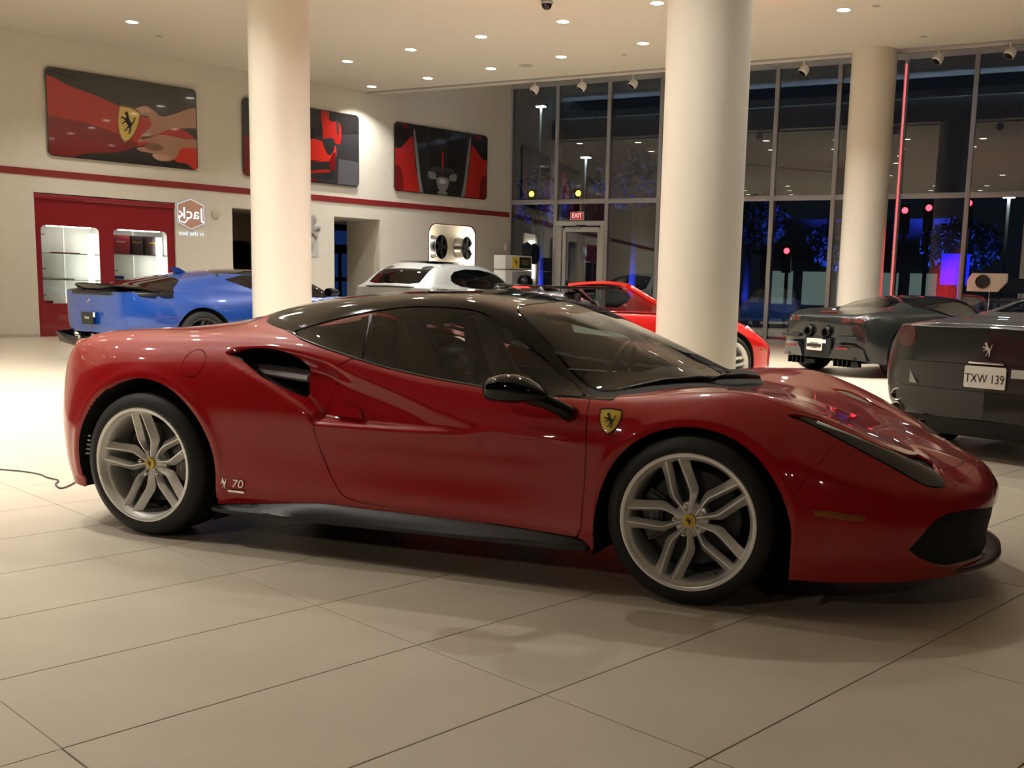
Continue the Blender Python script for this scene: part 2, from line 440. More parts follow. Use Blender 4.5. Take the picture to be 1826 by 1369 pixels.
for i, j in sorted(near):
    o = link(bpy.data.objects.new('floor_tile', tme)); o.parent = floor
    p = gpt(A0+i*DA, B0+j*DB); o.matrix_local = frame((p[0], p[1], 0), (GN[0], GN[1], 0), (GM[0], GM[1], 0))
# walls with openings: rectangles of (s0,s1,z0,z1) cut out of a long panel, with reveals
def wall_panel(name, P, smin, smax, zmax, holes, m, t=.30):
    ss = sorted({smin, smax, *[h[0] for h in holes], *[h[1] for h in holes]}); zz = sorted({0., zmax, *[h[2] for h in holes], *[h[3] for h in holes]})
    V = []; F = []
    def q(*pts):
        k = len(V); V.extend(pts); F.append(tuple(range(k, k+len(pts))))
    for a, b in zip(ss, ss[1:]):
        for c, d in zip(zz, zz[1:]):
            if any(h[0]-1e-6 <= a and b <= h[1]+1e-6 and h[2]-1e-6 <= c and d <= h[3]+1e-6 for h in holes): continue
            q(P(a, 0, c), P(b, 0, c), P(b, 0, d), P(a, 0, d))
    for a, b, c, d in holes:
        q(P(a, 0, c), P(a, 0, d), P(a, -t, d), P(a, -t, c)); q(P(b, 0, d), P(b, 0, c), P(b, -t, c), P(b, -t, d))
        q(P(a, 0, d), P(b, 0, d), P(b, -t, d), P(a, -t, d))
        if c > 0: q(P(b, 0, c), P(a, 0, c), P(a, -t, c), P(b, -t, c))
    return st_(pydata(name, V, F, m))
HOLES = [(.37, 3.13, 0, 2.725), (4.41, 5.75, 0, 2.72), (6.98, 8.27, 0, 2.70), (9.77, 11.31, 1.25, 2.715)]
wall_panel('wall_left', LW, -14, 12.6, 7.2, HOLES, M_WALL)
o = st_(box('trim_1', (0, 0, 0), (26.6, .02, .125), M_TRIMR, M=FL(-.7, .010, 3.09)))
st_(box('baseboard_left', (0, 0, 0), (14.3, .02, .06), mat('skirting', (.45, .42, .36), .6), M=FL(-6.8, .010, .03)))
# ceiling slab with its free edge before the glass, upper cove ceiling behind it
E0 = WW(-1.45, 4.07); E1 = WW(22, 4.07)
def slab(name, poly, z0, z1, m):
    n = len(poly); V = [(p[0], p[1], z0) for p in poly]+[(p[0], p[1], z1) for p in poly]
    return st_(pydata(name, V, [tuple(range(n))[::-1], tuple(range(n, 2*n))]+[(i, (i+1) % n, n+(i+1) % n, n+i) for i in range(n)], m))
slab('ceiling', [E0[:2], E1[:2], (21, -4.2), (-20.4, -4.2), LW(-14)[:2]], ZC, ZC+.6, M_CEIL)
c0, c1, c2, c3 = WW(-3, 4.2), WW(22, 4.2), WW(22, -.4), WW(-3, -.4)
slab('ceiling_cove', [c0[:2], c1[:2], c2[:2], c3[:2]], 6.75, 6.9, mat('cove_plaster', (.55, .56, .58), .8))
# shallow lower soffit near the left front
pA, pB = np.array([-12.1, 9.19]), np.array([-8.45, 11.04])
dA = (pB-pA)/np.linalg.norm(pB-pA)
slab('ceiling_soffit', [pA-dA*2.2, pB+dA*.5, pB+dA*.5+np.array([dA[1], -dA[0]])*6, pA-dA*2.2+np.array([dA[1], -dA[0]])*6], ZC-.05, ZC+.01, M_CEIL)
# columns
for (cx_, cy_), r in (((-5.03, 7.12), .385), ((1.13, 5.22), .395), ((1.62, 15.85), .405), ((4.98, 14.6), .46)):
    st_(lathe('column', [(r, 0), (r, ZC+.3)], M_COLM, None, 72, 'z', loc=(cx_, cy_, 0)))
# window wall: one bay after the other
MS = [0.0, 1.42, 2.93, 4.38, 5.85, 7.32, 8.78, 10.25, 11.72, 13.19, 14.66, 16.1]
HT, ZT = 3.42, 6.42
for i in range(len(MS)-1):
    a, b = MS[i], MS[i+1]; w = b-a
    win = st_(box('window_%d' % (i+1), (w/2, 0, (HT+ZT)/2), (w-.10, .012, ZT-HT-.12), M_PANE, M=FWW(a)))
    if i != 1: box('pane', (w/2, 0, (HT+.1)/2), (w-.10, .012, HT-.22), M_PANE, win)
    box('mullion', (0, -.02, ZT/2), (.10, .06, ZT), M_ALU, win, .006); box('mullion_fin', (.0, .11, ZT/2), (.06, .20, ZT), mat('mullion_dark', (.10, .105, .11), .4, .3), win)
    box('transom', (w/2, -.015, HT), (w-.10, .05, .12), M_ALU, win, .006); box('head_rail', (w/2, -.015, ZT), (w, .07, .12), M_ALU, win)
    box('sill_rail', (w/2, 0, .05), (w-.1, .06, .10), M_ALU, win)
# glazed exit door in the second bay
dr_ = st_(empty('door_1', None, None, M=FWW(1.42))); dr_['kind'] = 'structure'
M_DF = mat('door_frame', (.52, .52, .50), .4, .2)
box('door_lintel', (.755, -.02, 2.86), (1.41, .08, .12), M_DF, dr_, .005); box('door_jamb', (.13, -.02, 1.42), (.16, .08, 2.80), M_DF, dr_, .005); box('door_jamb', (1.41, -.02, 1.42), (.10, .08, 2.80), M_DF, dr_, .005)
leaf = box('door_stile', (.30, -.03, 1.40), (.10, .05, 2.66), M_DF, dr_, .005); box('door_stile', (1.32, -.03, 1.40), (.08, .05, 2.66), M_DF, dr_, .005)
box('door_rail', (.81, -.03, 2.70), (1.0, .05, .12), M_DF, dr_, .005); box('door_rail', (.81, -.03, .12), (1.0, .05, .2), M_DF, dr_, .005)
box('pane', (.81, -.03, 1.42), (.96, .012, 2.46), M_PANE, dr_); box('pane', (.755, 0, 3.14), (1.40, .012, .44), M_PANE, dr_)
box('door_closer', (.65, -.09, 2.74), (.26, .06, .05), M_ALU, dr_, .01); tube('closer_arm', [(.6, -.09, 2.78), (.75, -.16, 2.80), (.95, -.06, 2.80)], .012, M_BLK, dr_, 6)
tube('push_bar', [(.40, -.10, 1.05), (1.25, -.10, 1.05)], .02, M_ALU, dr_)
ex = empty('exit_sign', 'red EXIT sign above the glazed door', 'sign', M=FWW(2.12, .10, 3.045))
box('sign_case', (0, 0, 0), (.40, .05, .215), M_WHITE, ex, .01); box('sign_face', (0, -.0265, 0), (.36, .004, .18), mat('exit_red', (.35, .02, .02), .5, emit=(.6, .03, .03), es=.35), ex)
text('exit_lettering', 'EXIT', .165, mat('exit_white', (.85, .8, .75), .5, emit=(1, .8, .75), es=.8), ex, Matrix.Translation((0, -.030, 0)), ext=.001, sx=.86)
# corridor behind the wall openings
def recess(name, s0, s1, z1, dep, m, back=None, splay=0.):
    V = [LW(s0, -.28, 0), LW(s1, -.28, 0), LW(s1+splay, -dep, 0), LW(s0+splay, -dep, 0)]; V += [v+np.array([0, 0, z1]) for v in V]
    o = st_(pydata(name, V, [(0, 4, 7, 3), (1, 2, 6, 5), (3, 7, 6, 2), (4, 5, 6, 7)], m)); 
    if back: o.data.materials.append(back); o.data.polygons[2].material_index = 1
    return o
# left passage: dark room behind, right one: short side wall then a dark hall with a blue night door
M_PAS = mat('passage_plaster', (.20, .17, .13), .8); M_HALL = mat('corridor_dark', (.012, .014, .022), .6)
def room_behind(name, s0, s1, ss0, ss1, d0, d1, z1, m_side, m_back):
    q = lambda s, n, z: LW(s, -n, z)
    V = [q(s0, .28, 0), q(s0, .28, z1), q(s0, d0, z1), q(s0, d0, 0), q(s1, .28, 0), q(s1, .28, z1), q(s1, d0, z1), q(s1, d0, 0), q(ss0, d1, 0), q(ss1, d1, 0), q(ss1, d1, z1), q(ss0, d1, z1), q(s0, .28, z1), q(s1, .28, z1), q(ss1, d1, z1), q(ss0, d1, z1), q(ss1, d0, z1), q(ss1, d0, 0), q(s1, d0, 0), q(s1, d0, z1)]
    o = st_(pydata(name, V, [(0, 1, 2, 3), (4, 7, 6, 5), (8, 9, 10, 11), (12, 13, 14, 15), (17, 16, 10, 9), (18, 19, 16, 17)], m_side)); o.data.materials.append(m_back)
    for k in (2, 4, 5): o.data.polygons[k].material_index = 1
    return o
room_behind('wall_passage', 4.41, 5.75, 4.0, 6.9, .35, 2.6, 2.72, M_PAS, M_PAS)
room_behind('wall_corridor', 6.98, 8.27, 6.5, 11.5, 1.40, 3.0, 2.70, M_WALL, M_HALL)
cdoor = st_(empty('door_2', None, None, M=FL(8.70, -2.9, 0))); cdoor['kind'] = 'structure'
M_BLUEL = emat('blue_night_glass', (.010, .032, .13), .45)
box('door_frame', (.55, .02, 1.35), (1.5, .03, 2.7), M_BLK, cdoor); box('door_glass', (.55, 0, 2.35), (1.3, .02, .36), M_BLUEL, cdoor)
for x_, z_, h_ in ((.18, 1.62, .62), (.52, 1.62, .62), (.18, .85, .7), (.52, .85, .7), (.9, 1.2, 1.4)): box('door_glass', (x_, 0, z_), (.22, .02, h_), M_BLUEL, cdoor)
for k in range(2):
    n_ = tag(prism('showcase_window', rrect(.52, .95, .10, 6), .04, M_BLKG, None, FL(5.98+.62*k, -2.55, 1.62)), ('dark glazed showcase set in the passage wall, left one', 'dark glazed showcase set in the passage wall, right one beside the column')[k], 'showcase')
def Rw(*a): return [tuple(p) for p in a]
ROWS = [
 # A bottom
 Rw((-1.6,-.68,0,.30),(-1.25,-.67,.42,.28),(-.95,-0.595,.76,.23),(-.45,-.42,.925,.20),(0,0,.93,.16),(.5,.5,.90,.165),(1.1,1.1,.90,.19),(1.75,1.75,.91,.195),(2.1,2.1,.92,.175),(2.65,2.65,.93,.15),(3.05,3.05,.915,.15),(3.4,3.38,.80,.15),(3.75,3.62,.55,.14),(4.1,3.745,.28,.135),(4.45,3.785,0,.13)),
 # B
 Rw((-1.6,-.75,0,.40),(-1.25,-.73,.45,.40),(-.95,-0.645,.77,.36),(-.45,-.43,.938,.32),(0,0,.965,.30),(.5,.5,.945,.29),(1.1,1.1,.932,.29),(1.75,1.75,.93,.29),(2.1,2.1,.935,.28),(2.65,2.65,.952,.27),(3.05,3.05,.945,.27),(3.4,3.40,.83,.26),(3.75,3.64,.58,.24),(4.1,3.745,.30,.22),(4.45,3.775,0,.21)),
 # C
 Rw((-1.6,-.79,0,.55),(-1.25,-.76,.47,.55),(-.95,-0.665,.77,.51),(-.45,-.43,.945,.46),(0,0,.972,.45),(.25,.25,.97,.45),(.5,.5,.95,.45),(.8,.8,.932,.45),(1.1,1.1,.924,.45),(1.75,1.75,.918,.45),(2.1,2.1,.93,.44),(2.4,2.4,.948,.43),(2.65,2.65,.958,.42),(3.05,3.05,.945,.40),(3.4,3.42,.83,.37),(3.75,3.66,.58,.34),(4.1,3.76,.30,.32),(4.45,3.79,0,.31)),
 # D
 Rw((-1.6,-.81,0,.70),(-1.25,-.775,.47,.70),(-.95,-0.675,.755,.66),(-.45,-.44,.925,.62),(-.2,-.2,.962,.62),(0,0,.974,.62),(.25,.25,.974,.62),(.5,.5,.962,.62),(.8,.8,.950,.62),(1.1,1.1,.945,.615),(1.4,1.4,.938,.61),(1.75,1.75,.934,.61),(2.1,2.1,.94,.61),(2.4,2.4,.95,.605),(2.65,2.65,.955,.60),(2.9,2.9,.945,.575),(3.15,3.15,.91,.53),(3.4,3.42,.80,.48),(3.75,3.67,.55,.43),(4.1,3.77,.28,.41),(4.45,3.795,0,.40)),
 # E
 Rw((-1.6,-.82,0,.80),(-1.25,-.78,.46,.80),(-.95,-0.685,.725,.77),(-.45,-.45,.88,.77),(-.2,-.2,.935,.79),(0,0,.945,.80),(.25,.25,.95,.79),(.5,.5,.945,.775),(.8,.8,.935,.76),(1.1,1.1,.918,.745),(1.4,1.4,.908,.73),(1.75,1.75,.91,.715),(2.1,2.1,.92,.71),(2.4,2.4,.925,.72),(2.65,2.65,.92,.72),(2.9,2.9,.895,.69),(3.15,3.15,.845,.63),(3.4,3.41,.735,.555),(3.75,3.67,.50,.475),(4.1,3.765,.25,.445),(4.45,3.79,0,.435)),
 # F shoulder
 Rw((-1.6,-.80,0,.865),(-1.25,-.765,.42,.868),(-.95,-0.695,.66,.86),(-.45,-.45,.80,.905),(-.2,-.2,.80,.945),(0,0,.80,.955),(.25,.25,.81,.962),(.5,.5,.825,.955),(.8,.8,.845,.94),(1.1,1.1,.862,.885),(1.4,1.4,.865,.825),(1.75,1.75,.865,.80),(2.1,2.1,.862,.785),(2.4,2.4,.82,.802),(2.65,2.65,.775,.835),(2.8,2.8,.745,.845),(2.9,2.9,.735,.833),(3.15,3.15,.70,.752),(3.4,3.4,.63,.632),(3.75,3.65,.42,.505),(4.1,3.75,.21,.475),(4.45,3.775,0,.465)),
 # G
 Rw((-1.6,-.77,0,.88),(-1.25,-.74,.36,.885),(-.95,-0.675,.57,.895),(-.45,-.45,.68,.95),(-.2,-.2,.68,.972),(0,0,.67,.98),(.25,.25,.67,.992),(.5,.5,.69,1.01),(.8,.8,.765,.985),(1.1,1.1,.825,.905),(1.4,1.4,.84,.845),(1.75,1.75,.845,.815),(2.1,2.1,.835,.79),(2.4,2.4,.72,.813),(2.65,2.65,.65,.843),(2.9,2.9,.60,.82),(3.15,3.15,.56,.745),(3.4,3.4,.50,.635),(3.75,3.64,.34,.518),(4.1,3.73,.17,.50),(4.45,3.755,0,.49)),
 # H
 Rw((-1.6,-.72,0,.90),(-1.25,-.70,.30,.905),(-.95,-.62,.47,.915),(-.45,-.45,.52,.95),(-.2,-.2,.55,.975),(0,0,.57,.988),(.25,.25,.60,1.005),(.5,.5,.63,1.04),(.8,.8,.70,1.045),(1.1,1.1,.735,1.02),(1.4,1.4,.745,.99),(1.75,1.75,.71,.99),(2.1,2.1,.75,.825),(2.4,2.4,.60,.83),(2.65,2.65,.50,.835),(2.9,2.9,.46,.805),(3.15,3.15,.42,.72),(3.4,3.4,.36,.63),(3.75,3.63,.25,.535),(4.1,3.715,.12,.515),(4.45,3.735,0,.505)),
 # I roof rail
 Rw((-1.6,-.68,0,.905),(-1.25,-.66,.22,.91),(-.95,-.60,.35,.92),(-.45,-.45,.38,.94),(-.2,-.2,.43,.97),(0,0,.46,.995),(.25,.25,.50,1.02),(.5,.5,.525,1.09),(.8,.8,.56,1.135),(1.1,1.1,.575,1.163),(1.4,1.4,.578,1.175),(1.75,1.75,.588,1.118),(2.1,2.1,.64,.905),(2.4,2.4,.46,.85),(2.65,2.65,.37,.825),(2.9,2.9,.34,.79),(3.15,3.15,.31,.715),(3.4,3.4,.27,.63),(3.75,3.625,.18,.555),(4.1,3.708,.09,.522),(4.45,3.725,0,.512)),
 # J
 Rw((-1.6,-.67,0,.908),(-1.25,-.65,.13,.912),(-.95,-.59,.20,.922),(-.45,-.45,.20,.945),(-.2,-.2,.23,.975),(0,0,.25,1.0),(.25,.25,.27,1.06),(.5,.5,.28,1.122),(.8,.8,.30,1.172),(1.1,1.1,.31,1.195),(1.4,1.4,.31,1.201),(1.75,1.75,.31,1.155),(2.1,2.1,.34,1.022),(2.4,2.4,.26,.908),(2.62,2.62,.23,.818),(2.9,2.9,.20,.778),(3.15,3.15,.18,.71),(3.4,3.4,.15,.632),(3.75,3.61,.10,.56),(4.1,3.69,.05,.53),(4.45,3.71,0,.52)),
 # K centre
 Rw((-1.6,-.66,0,.91),(-.95,-.58,0,.925),(-.45,-.45,0,.948),(-.2,-.2,0,.975),(0,0,0,1.002),(.25,.25,0,1.083),(.5,.5,0,1.14),(.8,.8,0,1.185),(1.1,1.1,0,1.206),(1.4,1.4,0,1.21),(1.75,1.75,0,1.17),(2.1,2.1,0,1.048),(2.4,2.4,0,.922),(2.62,2.62,0,.822),(2.9,2.9,0,.772),(3.15,3.15,0,.705),(3.4,3.4,0,.634),(3.75,3.60,0,.563),(4.1,3.68,0,.533),(4.45,3.70,0,.525)),
]
# ------------------------------------------------------------------ wheels
def blade_mesh(name, sgn, R, dep0=.0, dish=.03):
    st = [(.028, .004, .016, .016), (.060, .0165, .034, .024), (.100, .0335, .058, .032), (.120, .0370, .063, .034), (.150, .0350, .0605, .034), (.20, .0310, .058, .032), (.245, .0275, .060, .026), (R-.006, .0265, .070, .014)]
    V = []; F = []
    for r, rid, foot, d in st:
        yy = dep0 + dish*(1-min(1, r/R))**1.0                       # ridge depth (y grows inwards)
        inner = max(rid-min(.016, .004+(r-.055)*.2) if r > .05 else rid-.004, .001)
        for s_, y_ in ((foot, yy+d), (rid+.0025, yy), (rid-.0025, yy), (inner, yy+.030), (inner+.004, yy+d+.014)):
            V.append((sgn*s_, y_, r))
    k = 5
    for i in range(len(st)-1):
        for j in range(k-1): F.append((i*k+j, i*k+j+1, (i+1)*k+j+1, (i+1)*k+j))
        F.append((i*k+k-1, i*k, (i+1)*k, (i+1)*k+k-1))
    F.append(tuple(range(k))); F.append(tuple((len(st)-1)*k+j for j in range(k))[::-1])
    me = bpy.data.meshes.new(name); me.from_pydata(V, [], F); bm = bmesh.new(); bm.from_mesh(me); bmesh.ops.recalc_face_normals(bm, faces=bm.faces[:]); bm.to_mesh(me); bm.free()
    me.polygons.foreach_set('use_smooth', np.ones(len(me.polygons), bool))
    try: me.set_sharp_from_angle(angle=math.radians(20))
    except Exception: pass
    return me
def wheel(parent, x, z, yout, side, Rt, wt, Rr=.272, phase=0., spoke_m=None, cal_side=-1, full=True, dish=.035, npair=5):
    """side -1: outer face at -y (towards the camera). Local y grows inwards."""
    spoke_m = spoke_m or M_ALLOY
    M = Matrix.Translation((x, side*yout, z)) @ (Matrix.Identity(4) if side < 0 else Matrix.Rotation(math.pi, 4, 'Z'))
    # rim barrel is the part, everything else a sub-part
    prof = [(Rr, .006), (Rr+.003, .0), (Rr+.001, -.005), (Rr-.006, -.006), (Rr-.014, -.003), (Rr-.018, .004), (Rr-.021, .014), (Rr-.027, .020), (Rr-.032, .035), (Rr-.035, .07), (Rr-.038, .12), (Rr-.036, wt-.04), (Rr-.03, wt-.02), (Rr, wt-.01)]
    w = lathe('wheel', prof, spoke_m, parent, 72, 'y', M)
    t = [(Rr-.002, .004), (Rr+.004, -.004), (Rr+.018, -.0075), (Rr+.030, -.004), (Rt-.028, .004), (Rt-.010, .016), (Rt-.002, .036), (Rt, .060), (Rt, wt*.34), (Rt-.005, wt*.345), (Rt-.005, wt*.365), (Rt, wt*.37), (Rt, wt*.63), (Rt-.005, wt*.635), (Rt-.005, wt*.655), (Rt, wt*.66), (Rt-.002, wt-.03), (Rt-.03, wt), (Rr, wt)]
    lathe('tyre', t, M_RUB, w, 72, 'y')
    lathe('brake_disc', [(.05, .11), (.19, .11), (.19, .135), (.05, .135)], M_DISC, w, 48, 'y')
    lathe('inner_shield', [(.0, .16), (Rr-.03, .16)], M_BLKM, w, 40, 'y')
    lathe('hub', [(0, dish+.010), (.030, dish+.010), (.040, dish+.020), (.070, dish+.034), (.074, dish+.07), (0, dish+.07)], spoke_m, w, 40, 'y')
    cap = lathe('centre_cap', [(0, dish-.004), (.026, dish-.003), (.0275, dish+.001), (.0275, dish+.012)], M_YEL, w, 36, 'y')
    if full:
        horse('horse_emblem', .034, M_BLK, cap, Matrix.Translation((0, dish-.0055, 0)), .001)
        cm = bmesh.new(); a0 = math.pi if cal_side < 0 else 0
        a = [a0+math.radians(t_) for t_ in np.linspace(-32, 32, 12)]
        ring = [(.205*math.cos(q), .205*math.sin(q)) for q in a]+[(.125*math.cos(q), .125*math.sin(q)) for q in a[::-1]]
        vv = [cm.verts.new((p[0], .075, p[1])) for p in ring]; f = cm.faces.new(vv); r = bmesh.ops.extrude_face_region(cm, geom=[f]); bmesh.ops.translate(cm, vec=(0, .09, 0), verts=[v for v in r['geom'] if isinstance(v, bmesh.types.BMVert)])
        bmesh.ops.bevel(cm, geom=[e for e in cm.edges if abs(e.verts[0].co.y-.075) < 1e-6 and abs(e.verts[1].co.y-.075) < 1e-6], offset=.012, segments=3, affect='EDGES')
        cal = bmobj('brake_caliper', cm, mat('caliper_black', (.02, .02, .022), .3, coat=.4), w, angle=40)
        text('caliper_lettering', 'ferrari', .020, mat('lettering_grey', (.45, .45, .44), .4), cal, Matrix.Translation((.165*(-1 if cal_side < 0 else 1), .0735, 0)) @ Matrix.Rotation(math.pi/2, 4, 'Y'), ext=.0005)
    if not hasattr(wheel, 'cache'): wheel.cache = {}
    key = (Rr, dish)
    if key not in wheel.cache: wheel.cache[key] = [blade_mesh('spoke', 1, Rr, .012, dish), blade_mesh('spoke', -1, Rr, .012, dish)]
    if 'nut' not in wheel.cache:
        bm = bmesh.new(); bmesh.ops.create_uvsphere(bm, u_segments=14, v_segments=8, radius=.0105); me = bpy.data.meshes.new('lug_nut'); bm.to_mesh(me); bm.free(); me.polygons.foreach_set('use_smooth', np.ones(len(me.polygons), bool)); me.materials.append(M_CHROME)
        wheel.cache['nut'] = me
        V, F = lathe_data([(.0165, dish-.004+.01), (.0135, dish+.02), (.012, dish+.03)], 20, 'y')
    for i in range(npair):
        R = Matrix.Rotation(phase+2*math.pi*i/npair, 4, 'Y')
        for me in wheel.cache[key]:
            o = link(bpy.data.objects.new('spoke', me)); o.parent = w; o.matrix_local = R
            o.data.materials or o.data.materials.append(M_ALLOY)
            if spoke_m is not M_ALLOY: o.material_slots[0].link = 'OBJECT'; o.material_slots[0].material = spoke_m
        if full:
            o = link(bpy.data.objects.new('lug_nut', wheel.cache['nut'])); o.parent = w; o.matrix_local = R @ Matrix.Translation((0, dish-.001, .0585))
    if full:
        tube('valve_stem', [(Rr*.86*math.sin(2.6), .03, Rr*.86*math.cos(2.6)), ((Rr-.045)*math.sin(2.6), -.002+.012, (Rr-.05)*math.cos(2.6))], .004, M_BLK, w, 8)
    return w
# ------------------------------------------------------------------ the red coupe in the foreground
def build_main_car():
    car = empty('sports_car', 'dark red mid-engined coupe with black roof parked closest to the camera', 'car')
    D, q = loft(ROWS, 430, 14)
    X, Y, Z = D[..., 0].copy(), D[..., 1].copy(), D[..., 2].copy()
    # door scallop that deepens into the side intake
    low = np.array([(1.80, .632), (1.70, .610), (1.48, .603), (1.15, .602), (.937, .603), (.912, .640), (.842, .684), (.652, .779), (.393, .893)])
    topE = np.array([(1.80, .634), (1.593, .700), (1.526, .712), (1.29, .781), (1.09, .838), (.968, .885), (.80, .915), (.645, .930), (.463, .918), (.393, .896)])
    reg = np.concatenate([low, topE[::-1][1:-1]])
    side = Y > .55
    sd = sdpoly(X, Z, reg); dl = dpath(X, Z, low); dt = dpath(X, Z, topE)
    ramp = pchip([.3, .42, .62, .86, 1.05, 1.35, 1.6, 1.83], [.04, .07, .105, .085, .055, .034, .018, 0], np.clip(X, .3, 1.83))
    dep = np.where((sd < 0) & side, ramp*sstep(0, .030+.06*np.clip((1.1-X), 0, .5), dl)*sstep(0, .085, dt)**.8, 0)
    D[..., 1] -= dep
    # light wheel-arch flare and crisp crease below the scallop
    for cx_, cz_, r0 in ((0, .345, .455), (2.66, .335, .43)):
        r = np.hypot(X-cx_, Z-cz_); D[..., 1] += np.where(side & (Z > cz_-.1), .006*np.exp(-((r-r0+.02)/.022)**2), 0)
    cr = (Z-.605)
    D[..., 1] -= np.where(side & (X > .9) & (X < 2.2), .010*np.exp(-((cr+.05)/.05)**2)*sstep(.9, 1.1, X)*(1-sstep(1.9, 2.2, X)), 0)
    rg = dpath(X, Z, np.array([(1.70, .618), (1.80, .636), (2.0, .626), (2.2, .612)]))
    D[..., 1] += np.where(side, .007*np.exp(-(rg/.013)**2)*sstep(1.62, 1.8, X)*(1-sstep(2.0, 2.22, X)), 0)
    N = gridnormals(D)
    S = Surf.grid(D, N)
    F2 = lambda poly: (lambda V: sdpoly(V[:, 0], V[:, 2], poly))
    T2 = lambda poly: (lambda V: sdpoly(V[:, 0], V[:, 1], poly))
    # --- outlines (side view x,z)
    rear_arch = [(.412*math.cos(a), .345+.412*math.sin(a)) for a in np.linspace(math.radians(-22), math.radians(200), 60)]
    rear_arch = [(.350, .10)]+[(.40, .215)]+rear_arch[1:-1]+[(-.40, .20), (-.385, .05)]
    fa = spline2([(2.252, .15), (2.262, .325), (2.286, .434), (2.335, .543), (2.417, .633), (2.51, .686), (2.604, .710), (2.704, .709), (2.806, .680), (2.892, .627), (2.955, .561), (3.012, .469), (3.049, .361), (3.053, .26), (3.043, .10)], 6, False)
    front_arch = [tuple(p) for p in fa]+[(3.03, .02), (2.25, .02)]
    dlo = spline2([(.70, .997), (.779, .972), (.941, .935), (1.1, .899), (1.259, .866), (1.519, .831), (1.735, .811), (2.068, .792), (2.165, .794)], 6, False)
    dtp = spline2([(2.155, .800), (2.017, .873), (1.934, .928), (1.799, 1.016), (1.70, 1.071), (1.62, 1.106), (1.533, 1.123), (1.398, 1.129), (1.225, 1.122), (1.058, 1.097), (.898, 1.060), (.739, 1.010)], 6, False)
    dlo = np.concatenate([dlo, dtp])
    bp_gap = lambda V: (V[:, 0]-1.071)-(1.089-V[:, 2])*(.044/.183)
    wind = np.array([(1.764, -.1), (1.764, 0), (1.755, .213), (1.735, .40), (1.727, .47), (1.726, .515), (1.738, .548), (1.762, .575), (1.81, .607), (1.952, .650), (2.094, .706), (2.17, .742), (2.215, .752), (2.26, .735), (2.38, .62), (2.48, .44), (2.545, .22), (2.56, 0), (2.56, -.1)])
    cowl = np.array([(2.0, -.1), (2.16, .80), (2.28, .805), (2.42, .70), (2.56, .56), (2.66, .38), (2.715, .18), (2.73, 0), (2.73, -.1)])
    roofp = [(.47, 1.032), (.551, 1.015), (.645, 1.001), (.70, .9905), (.779, .966), (.941, .929), (1.1, .893), (1.259, .860), (1.519, .825), (1.735, .805), (2.068, .786), (2.30, .786), (2.35, 1.4), (.40, 1.4), (.38, 1.10)]
    door = [(1.13, 1.0), (1.11, .905), (1.06, .885), (1.022, .857), (1.008, .80), (.99, .73), (.955, .64), (.937, .603), (.945, .55), (.963, .491), (1.005, .397), (1.045, .335), (1.067, .304), (1.10, .286), (1.156, .273), (1.476, .252), (1.9, .236), (2.19, .224), (2.205, .27), (2.215, .45), (2.221, .612), (2.214, .70), (2.199, .79), (2.19, 1.0)]
    head = [tuple(p) for p in spline2([(2.985, .770), (3.089, .754), (3.218, .702), (3.409, .625), (3.530, .566), (3.585, .512), (3.511, .518), (3.353, .603), (3.19, .684), (3.08, .735)], 5)]
    hood = [(2.0, -.2), (2.2, .825), (2.45, .80), (2.75, .765), (3.0, .765), (3.218, .70), (3.40, .612), (3.50, .53), (3.575, .40), (3.64, .19), (3.665, 0), (3.665, -.2)]
    eng = [(-.30, -.2), (-.30, .28), (-.24, .36), (.02, .42), (.42, .46), (.50, .40), (.52, 0), (.52, -.2)]
    tail_cut = [(-1.2, .84), (-.66, .82), (-.599, .803), (-.45, .768), (-.315, .736), (-.237, .711), (-.1, .5), (-.1, -.2), (-1.2, -.2)]
    fb_cut = [(3.02, -.2), (3.02, .42), (3.06, .50), (3.17, .66), (3.22, .72), (3.5, .60), (3.62, .50), (3.9, .60), (4.2, .5), (4.2, -.2)]
    grille = [(-.1, .372), (0, .372), (.146, .376), (.40, .400), (.546, .416), (.66, .414), (.715, .395), (.745, .365), (.768, .319), (.784, .286), (.74, .245), (.664, .207), (.588, .187), (.178, .172), (0, .170), (-.1, .17)]
    intake = [tuple(p) for p in spline2([(.420, .893), (.48, .910), (.645, .921), (.765, .901), (.838, .848), (.850, .777), (.858, .718), (.825, .722), (.652, .794), (.50, .868)], 6)]
    zs = lambda x: pchip([-.2, .30, .36, .58, .77, 1.0, 1.2, 1.48, 1.72, 2.2, 2.3, 4.0], [.10, .13, .172, .205, .228, .247, .243, .242, .238, .222, .14, .10], np.clip(x, -.2, 4.0))
    S = S.keep(lambda V: np.where(V[:, 0] > .2, zs(V[:, 0])-V[:, 2], -1))
    S = S.keep(lambda V: -F2(rear_arch)(V)).keep(lambda V: -F2(front_arch)(V))
    # --- glass
    ws, S = S.split(T2x(wind, zmin=.80), .012)
    sg, S = S.split(lambda V: np.maximum(F2(dlo)(V), .5-V[:, 1]), .006)
    qw, dw = sg.split(bp_gap, .010)
    cw, S = S.split(lambda V: np.maximum(np.maximum(T2(cowl)(V), V[:, 2]-.93), .755-V[:, 2]-.02), .004)
    eg, S = S.split(lambda V: np.maximum(T2(eng)(V), .80-V[:, 2]), .006)
    rf, S = S.split(lambda V: F2(roofp)(V), .003)
    hl, S = S.split(lambda V: np.maximum(F2(head)(V), .42-V[:, 1]), .005)
    S = S.keep(lambda V: -np.maximum(F2(intake)(V), .6-V[:, 1]))
    gr, S = S.split(lambda V: np.maximum(sdpoly(V[:, 1], V[:, 2], grille), 3.3-V[:, 0]), .002)
    dr, S = S.split(lambda V: np.maximum(F2(door)(V), .5-V[:, 1]), .0055)
    hd, S = S.split(lambda V: np.maximum(T2(hood)(V), .50-V[:, 2]), .005)
    rb, S = S.split(F2(tail_cut), .003)
